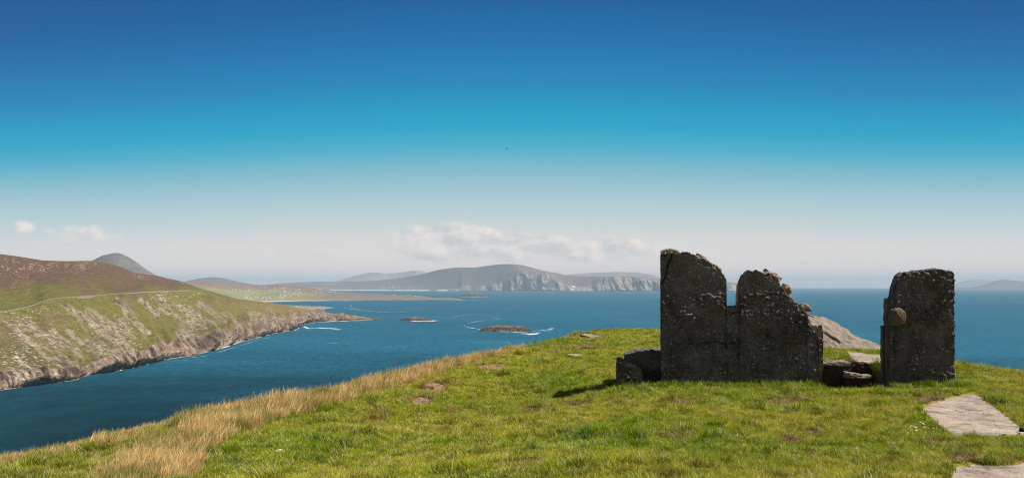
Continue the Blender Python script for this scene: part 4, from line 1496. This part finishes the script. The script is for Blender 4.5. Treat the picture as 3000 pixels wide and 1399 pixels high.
def ground_at(u, v):
    """Where the ray through (column, row) meets the ground."""
    k, m = (u - CU) / F, -(v - V0) / F
    y = np.linspace(6, 32, 2600)
    z = ground_z(k * y, y)
    i = int(np.argmax(z >= m * y))
    return np.array([k * y[i], y[i], z[i]])


def small_rock(name, u, v, size, seed, mat, label, cat, rot=0.0, group=None, rough=0.3, sink=0.2):
    p = ground_at(u, v)
    o = link(name, rock_mesh(name, size, seed, rough, 20), mat)
    o.location = (p[0], p[1], p[2] + H - size[2] * sink)
    o.rotation_euler = (0, 0.1, rot)
    return tag(o, label, cat, group)


small_rock('stone', 1482, 845, (0.28, 0.25, 0.09), 3, M_SLAB, 'flat pale stone on the crest of the grassy rise', 'stone', .2)
small_rock('stone', 1447, 895, (0.20, 0.15, 0.07), 7, M_SLAB, 'flat pale stone in the grass below the crest', 'stone', -.3)
small_rock('stone', 1468, 840, (0.05, 0.05, 0.05), 9, M_DUNG, 'small black stone on the crest beside the flat pale stone', 'stone')
small_rock('stone', 703, 1137, (0.045, 0.03, 0.028), 11, M_WHITE, 'small white stone alone on the turf towards the left', 'stone', .5, None, .4, -.3)
small_rock('stone', 1500, 995, (0.13, 0.08, 0.02), 19, M_ROCK, 'thin grey stone at the edge of the wall shadow', 'stone', .3)
small_rock('stone', 2290, 1004, (0.05, 0.06, 0.03), 23, M_ROCK, 'little grey stone in the turf before the pillar', 'stone', .3)
for i, (u, v, s, lab) in enumerate([(2572, 1084, .036, 'biggest black clod on the right edge of the pale slab'), (2521, 1099, .029, 'black clod at the front edge of the pale slab'), (2527, 1096, .021, 'small black clod leaning against the one at the slab front edge'),
                                    (2544, 1100, .021, 'middle black clod of the three along the slab front edge'), (2559, 1099, .025, 'rightmost black clod along the slab front edge'), (2564, 1091, .015, 'tiny black clod just below the biggest one on the slab')]):
    y = 1.745 * F / (v - V0)
    o = link('dung_clod', rock_mesh('dung_clod', (s, s * .8, s * .75), 40 + i * 3, 0.55, 16), M_DUNG)
    o.location = ((u - CU) / F * y, y, H - 1.745 + s * .5)
    tag(o, lab, 'clod', 'black clods on the pale slab')


# ------------------------------------------------------------------ grass: blades in tufts, set out over the turf
def tuft(name, n, hgt, spread, width, bend, lean, seed, var=0.35, segs=3, colr=((1, 1, 1), (1, 1, 1))):
    rg = np.random.default_rng(seed)
    V_, F_, C_ = [], [], []
    for i in range(n):
        a = rg.uniform(0, 2 * np.pi)
        r = spread * math.sqrt(rg.uniform())
        bx, by = r * math.cos(a), r * math.sin(a)
        h = hgt * rg.uniform(1 - var, 1 + var)
        da = rg.uniform(0, 2 * np.pi)
        bd = bend * rg.uniform(0.3, 1.2)
        dx, dy = math.cos(da) * bd + lean, math.sin(da) * bd
        wa = rg.uniform(0, np.pi)
        wx, wy = math.cos(wa) * width / 2, math.sin(wa) * width / 2
        b = len(V_)
        k = rg.uniform(0.72, 1.22)
        tip = rg.uniform(0, 1)
        for j in range(segs + 1):
            t = j / segs
            q = t ** 1.7
            px, py, pz = bx + dx * h * q, by + dy * h * q, h * t * (1 - 0.25 * min(1.5, math.hypot(dx, dy)) * q)
            w = 1 - t ** 1.5
            c = [(colr[0][m] * (1 - t * tip) + colr[1][m] * t * tip) * k * (0.7 + 0.3 * t) for m in range(3)]
            if j < segs:
                V_ += [(px - wx * w, py - wy * w, pz), (px + wx * w, py + wy * w, pz)]
                C_ += [c, c]
            else:
                V_ += [(px, py, pz)]
                C_ += [c]
        for j in range(segs - 1):
            F_.append((b + 2 * j, b + 2 * j + 1, b + 2 * j + 3, b + 2 * j + 2))
        F_.append((b + 2 * segs - 2, b + 2 * segs - 1, b + 2 * segs, b + 2 * segs))
    me = bpy.data.meshes.new(name)
    me.from_pydata(V_, [], [tuple(dict.fromkeys(f)) for f in F_])
    at = me.attributes.new('Col', 'FLOAT_COLOR', 'POINT')
    c4 = np.ones((len(V_), 4), np.float32)
    c4[:, :3] = C_
    at.data.foreach_set('color', c4.ravel())
    me.materials.append(M_BLADE)
    return bpy.data.objects.new(name, me)


def scatter(name, protos, pts, rot, scl, idx, tint):
    col = bpy.data.collections.new(name + '_blades')
    for i, o in enumerate(protos):
        o.name = '%s_%03d' % (name + '_tuft', i)
        col.objects.link(o)
    me = bpy.data.meshes.new(name)
    me.vertices.add(len(pts))
    me.vertices.foreach_set('co', np.asarray(pts, np.float32).ravel())

    def attr(nm, ty, arr, key):
        a = me.attributes.new(nm, ty, 'POINT')
        a.data.foreach_set(key, np.asarray(arr).ravel())
    attr('rot', 'FLOAT_VECTOR', np.asarray(rot, np.float32), 'vector')
    attr('scl', 'FLOAT', np.asarray(scl, np.float32), 'value')
    attr('pick', 'INT', np.asarray(idx, np.int32), 'value')
    t4 = np.ones((len(pts), 4), np.float32)
    t4[:, :3] = tint
    attr('tint', 'FLOAT_COLOR', t4, 'color')
    o = bpy.data.objects.new(name, me)
    COL.objects.link(o)
    me.materials.append(M_BLADE)
    ng = bpy.data.node_groups.new(name, 'GeometryNodeTree')
    ng.interface.new_socket('Geometry', in_out='INPUT', socket_type='NodeSocketGeometry')
    ng.interface.new_socket('Geometry', in_out='OUTPUT', socket_type='NodeSocketGeometry')
    N, L = ng.nodes, ng.links
    gi, go = N.new('NodeGroupInput'), N.new('NodeGroupOutput')
    ci = N.new('GeometryNodeCollectionInfo')
    ci.inputs['Collection'].default_value = col
    ci.inputs['Separate Children'].default_value = True
    ci.inputs['Reset Children'].default_value = True
    ip = N.new('GeometryNodeInstanceOnPoints')
    ip.inputs['Pick Instance'].default_value = True

    def named(nm, ty):
        n = N.new('GeometryNodeInputNamedAttribute')
        n.data_type = ty
        n.inputs['Name'].default_value = nm
        return n.outputs['Attribute']
    e2r = N.new('FunctionNodeEulerToRotation')
    L.new(named('rot', 'FLOAT_VECTOR'), e2r.inputs[0])
    L.new(gi.outputs[0], ip.inputs['Points'])
    L.new(ci.outputs[0], ip.inputs['Instance'])
    L.new(named('pick', 'INT'), ip.inputs['Instance Index'])
    L.new(e2r.outputs[0], ip.inputs['Rotation'])
    L.new(named('scl', 'FLOAT'), ip.inputs['Scale'])
    L.new(ip.outputs[0], go.inputs[0])
    md = o.modifiers.new('scatter', 'NODES')
    md.node_group = ng
    return o


def free_spot(x, y):
    """False under the ruin, the slabs, the steps and the outcrop."""
    s = (x - W0[0]) * WE[0] + (y - W0[1]) * WE[1]
    b = (x - W0[0]) * WN[0] + (y - W0[1]) * WN[1]
    s1, s2, s3 = float(on_wall(2070, .2)), DOOR1 - 0.05, float(on_wall(2401))
    bad = (s > -0.02) & (s < s1) & (b > 0.0) & (b < 0.46)
    bad |= (s > s2) & (s < s3) & (b > 0.0) & (b < 0.37)
    bad |= (s > DOOR0) & (s < DOOR1) & (b > -0.12) & (b < 1.2)
    bad |= (s > DOOR0 + .22) & (s < DOOR1 - .3) & (b > -0.40) & (b < 0)
    sl = float(on_wall(1551, -.04))
    bad |= (s > sl) & (s < 0) & (b > -0.03) & (b < 0.4)
    bad |= (s > sl + .2) & (s < 0.1) & (b > 0.2) & (b < 1.1)
    wob = 0.10 * fbm(x / .10, y / .10, 5, 3)
    for p in SLABS:
        bad |= slab_dist(x, y, p) < 0.01 + wob * 0.8
    bad |= (y > 18.6) & (y < 22) & (x > 6.2) & (x < 9.3) & (x < 6.9 + (22 - y) * .8)
    return ~bad


def sample(n, ymin=5.5, ymax=31, pw=1.25, umin=-260, umax=2840):
    u = rng.uniform(umin, umax, n)
    q = rng.uniform(0, 1, n)
    y = (ymin ** (1 - pw) + q * (ymax ** (1 - pw) - ymin ** (1 - pw))) ** (1 / (1 - pw))
    x = (u - CU) / F * y
    ok = y < crest_y(u) * 1.06 + 0.4
    x, y = x[ok], y[ok]
    return x, y


def build_grass():
    white = ((1, 1, 1), (1, 1, 1))
    turf = [tuft('turf', 9, 0.050, 0.045, 0.0046, 0.9, 0.0, 100 + i, 0.45, 2, ((0.75, 0.85, 0.8), (1.25, 1.15, 1.3))) for i in range(6)]
    turf += [tuft('turf', 12, 0.078, 0.05, 0.0052, 0.7, 0.05, 200 + i, 0.4, 3, ((0.55, 0.7, 0.6), (1.2, 1.15, 1.3))) for i in range(3)]
    x, y = sample(420000)
    ok = free_spot(x, y)
    x, y = x[ok], y[ok]
    z = ground_z(x, y)
    c, b, u, v = turf_color(x, y, z)
    tm = tan_mask(u, v)
    keep = rng.uniform(size=len(x)) > np.clip(tm * 0.55 + sstep(0.75, 1.0, b) * 0.35, 0, 0.85)
    x, y, z, c, b, u, v = (a[keep] for a in (x, y, z, c, b, u, v))
    n = len(x)
    lush = fbm(x / 0.9, y / 0.9, 30, 4)
    s = (x - W0[0]) * WE[0] + (y - W0[1]) * WE[1]
    bb = (x - W0[0]) * WN[0] + (y - W0[1]) * WN[1]
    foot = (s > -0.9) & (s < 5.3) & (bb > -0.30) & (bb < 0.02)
    tall = (rng.uniform(size=n) < sstep(0.10, 0.36, lush) * 0.32) | (rng.uniform(size=n) < 0.6 * sstep(0.22, 0.36, fbm(x / 0.42, y / 0.42, 77, 3))) | (foot & (rng.uniform(size=n) < 0.7))
    pick = np.where(tall, rng.integers(6, 9, n), rng.integers(0, 6, n))
    scl = rng.uniform(0.65, 1.3, n) * np.where(foot, rng.uniform(0.7, 1.25, n), 1.0)
    scl *= 1 - 0.35 * sstep(0.3, 0.9, b)
    scl *= 1 + 0.45 * sstep(0.22, 0.36, fbm(x / 0.42, y / 0.42, 77, 3))
    c = c * rng.uniform(0.62, 1.38, (n, 1)) * (0.50 + 0.66 * sstep(-0.38, 0.12, fbm(x / 0.26, y / 0.26, 70, 4)))[:, None]
    dead = rng.uniform(size=n) < 0.17
    c = np.where(dead[:, None], np.array([0.70, 0.58, 0.26]) * rng.uniform(0.7, 1.3, (n, 1)), c)
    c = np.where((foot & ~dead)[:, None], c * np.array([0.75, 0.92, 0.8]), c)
    rot = np.stack([rng.normal(0, 0.12, n), rng.normal(0, 0.12, n), rng.uniform(0, 6.28, n)], 1)
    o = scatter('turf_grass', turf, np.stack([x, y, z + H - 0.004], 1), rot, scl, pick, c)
    tag(o, kind='stuff')

    dry = [tuft('dry', 13, 0.165, 0.06, 0.0056, 0.40, 0.30, 300 + i, 0.4, 4, ((0.85, 0.76, 0.62), (1.1, 1.08, 1.06))) for i in range(6)]
    dry += [tuft('dry', 14, 0.165, 0.06, 0.0055, 0.45, 0.12, 400 + i, 0.4, 4, ((0.35, 0.50, 0.2), (0.9, 0.95, 0.75))) for i in range(2)]
    x, y = sample(150000, 5.5, 24, 1.2, -260, 1400)
    z = ground_z(x, y)
    u, v = img(x, y, z)
    tm = tan_mask(u, v)
    keep = (rng.uniform(size=len(x)) < tm ** 1.5 * (1 - 0.4 * sstep(1060, 1140, v)) * (0.45 + 0.5 * sstep(-0.25, 0.2, fbm(x / 0.5, y / 0.5, 60, 4)))) & free_spot(x, y)
    x, y, z, tm, u, v = (a[keep] for a in (x, y, z, tm, u, v))
    n = len(x)
    cl = fbm(x / 0.7, y / 0.7, 40, 3)
    pick = np.where(rng.uniform(size=n) < 0.14 + 0.5 * sstep(0.0, 0.3, cl), rng.integers(6, 8, n), rng.integers(0, 6, n))
    c = np.array([0.95, 0.72, 0.38]) * rng.uniform(0.65, 1.3, (n, 1)) * np.array([1, 1, 1])
    c = mixn(c, np.array([0.36, 0.34, 0.10]), np.clip(sstep(-0.05, 0.35, cl) * 0.6 + 0.4 * sstep(0.5, 0.15, tm) * sstep(400, 480, u), 0, 1))
    scl = rng.uniform(0.55, 1.2, n) * (0.42 + 0.58 * tm) * (1 + 0.5 * fbm(x / 1.1, y / 1.1, 50, 3))
    scl *= (0.55 + 0.45 * sstep(400, 470, u + 260 * sstep(1095, 1120, v) * (u > 230))) * (1 - 0.12 * sstep(1060, 1140, v) * (u > 250)) * sstep(1420, 1150, u) ** 0.5
    rot = np.stack([rng.normal(0, 0.10, n), rng.normal(0.0, 0.10, n), rng.normal(0.0, 0.5, n)], 1)
    o = scatter('dry_grass', dry, np.stack([x, y, z + H - 0.01], 1), rot, np.clip(scl, 0.15, 2), pick, c)
    tag(o, kind='stuff')


build_grass()


def merged_tuft(name, spots, protos, label, cat, tints):
    """One plant: many tufts joined into one mesh, with its own colours."""
    V_, F_, C_ = [], [], []
    k = 0
    for (x, y, z, r, s), t in zip(spots, tints):
        me = protos[random.randrange(len(protos))].data
        co = np.zeros(len(me.vertices) * 3, np.float32)
        me.vertices.foreach_get('co', co)
        co = co.reshape(-1, 3) * s
        cr, sr = math.cos(r), math.sin(r)
        co = np.stack([co[:, 0] * cr - co[:, 1] * sr + x, co[:, 0] * sr + co[:, 1] * cr + y, co[:, 2] + z], 1)
        cc = np.zeros(len(me.vertices) * 4, np.float32)
        me.attributes['Col'].data.foreach_get('color', cc)
        V_.append(co)
        C_.append(cc.reshape(-1, 4)[:, :3] * np.array(t))
        F_ += [tuple(i + k for i in p.vertices) for p in me.polygons]
        k += len(co)
    V_ = np.concatenate(V_)
    c = V_.mean(0)
    c[2] = V_[:, 2].min()
    me = bpy.data.meshes.new(name)
    me.from_pydata((V_ - c).tolist(), [], F_)
    at = me.attributes.new('Col', 'FLOAT_COLOR', 'POINT')
    c4 = np.ones((len(V_), 4), np.float32)
    c4[:, :3] = np.concatenate(C_)
    at.data.foreach_set('color', c4.ravel())
    m, nt, N, L, B = mat_new(name + '_blades')
    a = N.new('ShaderNodeAttribute')
    a.attribute_name = 'Col'
    L.new(a.outputs['Color'], B.inputs['Base Color'])
    B.inputs['Roughness'].default_value = 0.8
    o = link(name, me, m, None, tuple(c))
    return tag(o, label, cat)


def build_wall_plants():
    pr = [tuft('cushion', 12, 0.055, 0.03, 0.005, 0.8, 0, 500 + i, 0.4, 2) for i in range(3)]
    sp, ti = [], []
    for i in range(130):
        u = random.uniform(1666, 1708)
        off = random.uniform(0.0, 0.34)
        k = (u - 1666) / 42
        p = wall_point(u, 636, off)
        h = 0.055 * math.sin(math.pi * min(1, k * 0.8 + 0.12)) * (0.5 + 0.5 * math.sin(math.pi * (off + .05) / .44))
        p = wall_xy(on_wall(u)), None
        x, y = wall_xy(on_wall(u), off)
        z = float(wall_z(on_wall(u), 637)) + h
        sp.append((float(x), float(y), z + H - 0.01, random.uniform(0, 6), random.uniform(0.7, 1.2)))
        ti.append(random.choice([(0.17, 0.19, 0.03), (0.12, 0.15, 0.025), (0.34, 0.27, 0.07), (0.26, 0.22, 0.05)]))
    merged_tuft('grass_cushion', sp, pr, 'green and straw coloured grass cushion growing on the top left of the ruined wall', 'plant', ti)
    sp, ti = [], []
    for i in range(40):
        u = random.uniform(1829, 1857)
        x, y = wall_xy(on_wall(u, .3), .22 + random.uniform(0, .2))
        z = float(wall_z(on_wall(u, .3), 769.5, .3))
        sp.append((float(x), float(y), z + H - 0.015, random.uniform(0, 6), random.uniform(0.3, 0.7)))
        ti.append((0.05, 0.06, 0.02))
    merged_tuft('sill_grass', sp, pr, 'dark short grass growing on the sill of the window gap', 'plant', ti)


build_wall_plants()


def build_daisies():
    def petals():
        V_, F_ = [], []
        n = 10
        for i in range(n):
            a = 2 * math.pi * i / n
            b = len(V_)
            for rr, da, zz in ((0.004, -.2, .06), (0.015, -.22, .063), (0.019, 0, .062), (0.015, .22, .063), (0.004, .2, .06)):
                V_.append((rr * math.cos(a + da), rr * math.sin(a + da), zz))
            F_.append(tuple(range(b, b + 5)))
        return V_, F_
    V_, F_ = petals()
    mp = plain('white_petals', (0.85, 0.84, 0.8))
    my = plain('yellow_centre', (0.7, 0.5, 0.05))
    ms = plain('green_stem', (0.08, 0.14, 0.02))
    me = bpy.data.meshes.new('petals')
    me.from_pydata(V_, [], F_)
    me.materials.append(mp)
    a = np.linspace(0, 2 * np.pi, 7)[:-1]
    disc = rock_mesh('flower_centre', (0.006, 0.006, 0.004), 1, 0.05, 6)
    disc.materials.append(my)
    stem = np_mesh('stem', np.concatenate([np.stack([.0012 * np.cos(a), .0012 * np.sin(a), a * 0 + z], 1) for z in (-.01, .03, .06)]), grid_faces(3, 6, True), True)
    stem.materials.append(ms)
    rg = random.Random(5)

    def place(u, v, lab, grp):
        p = ground_at(u, v)
        o = empty('daisy', (p[0], p[1], p[2] + H))
        tag(o, lab, 'flower', grp)
        for nm, m in (('petals', me), ('stem', stem)):
            link(nm, m, None, o)
        d = link('flower_centre', disc, None, o, (0, 0, 0.062))
        o.rotation_euler = (rg.uniform(0, .5), rg.uniform(-.3, .3), rg.uniform(0, 6))
        k = rg.uniform(.55, 0.9)
        o.scale = (k, k, k)
    for i in range(16):
        place(2322 + rg.uniform(-30, 30), 1077 + rg.uniform(-12, 12), 'small white daisy in the patch left of the large pale slab', 'daisies left of the large slab')
    for i in range(9):
        place(2283 + rg.uniform(-16, 16), 993 + rg.uniform(-5, 5), 'small white daisy in the turf at the foot of the pillar', 'daisies at the pillar foot')
    place(1331, 1052, 'single white daisy alone in the turf at the middle', None)
    place(1338, 1053, 'single white daisy just right of the lone one in the middle', None)


build_daisies()


def build_bird():
    d = 160.0
    p = P(1276, 373, d)
    o = empty('bird', tuple(p))
    tag(o, 'tiny dark bird gliding high in the blue sky', 'bird')
    m = plain('dark_plumage', (0.05, 0.055, 0.06))
    body = rock_mesh('bird_body', (0.30, 0.075, 0.075), 2, 0.05, 16)
    b = link('bird_body', body, m, o)
    V_ = []
    n = 13
    for j, t in enumerate(np.linspace(-1, 1, n)):
        a = abs(t)
        yy, zz = t * 0.62, 0.10 * a - 0.16 * max(0, a - .5)
        c = 0.16 * (1 - a ** 2) + 0.02
        sw = -0.12 * a
        V_ += [(sw + c, yy, zz), (sw - c, yy, zz), (sw + c, yy, zz + .012), (sw - c, yy, zz + .012)]
    F_ = []
    for j in range(n - 1):
        k = 4 * j
        F_ += [(k, k + 1, k + 5, k + 4), (k + 2, k + 6, k + 7, k + 3), (k, k + 4, k + 6, k + 2), (k + 1, k + 3, k + 7, k + 5)]
    link('wings', np_mesh('wings', V_, F_, True), m, o)
    link('tail', np_mesh('tail', [(-.24, -.03, 0), (-.24, .03, 0), (-.46, .08, 0.01), (-.46, -.08, 0.01), (-.24, -.03, .02), (-.24, .03, .02), (-.46, .08, .02), (-.46, -.08, .02)],
                         [(0, 1, 2, 3), (7, 6, 5, 4), (0, 4, 5, 1), (1, 5, 6, 2), (2, 6, 7, 3), (3, 7, 4, 0)], False), m, o)
    o.rotation_euler = (R(8), R(-4), R(12))


build_bird()


# ------------------------------------------------------------------ the air between: even haze over sea and land
def build_haze():
    e, top = 64000.0, 716.0
    v = [(-e, -e, -1), (e, -e, -1), (e, e, -1), (-e, e, -1), (-e, -e, top), (e, -e, top), (e, e, top), (-e, e, top)]
    f = [(0, 3, 2, 1), (4, 5, 6, 7), (0, 1, 5, 4), (1, 2, 6, 5), (2, 3, 7, 6), (3, 0, 4, 7)]
    m = bpy.data.materials.new('haze_air')
    m.use_nodes = True
    N, L = m.node_tree.nodes, m.node_tree.links
    N.remove(N['Principled BSDF'])
    pv = N.new('ShaderNodeVolumePrincipled')
    pv.inputs['Color'].default_value = (0.52, 0.71, 0.875, 1)
    pv.inputs['Density'].default_value = 3.2e-5
    pv.inputs['Density Attribute'].default_value = ''
    pv.inputs['Anisotropy'].default_value = 0.0
    L.new(pv.outputs[0], N['Material Output'].inputs['Volume'])
    m.cycles.homogeneous_volume = True
    me = bpy.data.meshes.new('haze')
    me.from_pydata(v, [], f)
    tag(link('haze', me, m), kind='stuff')


build_haze()
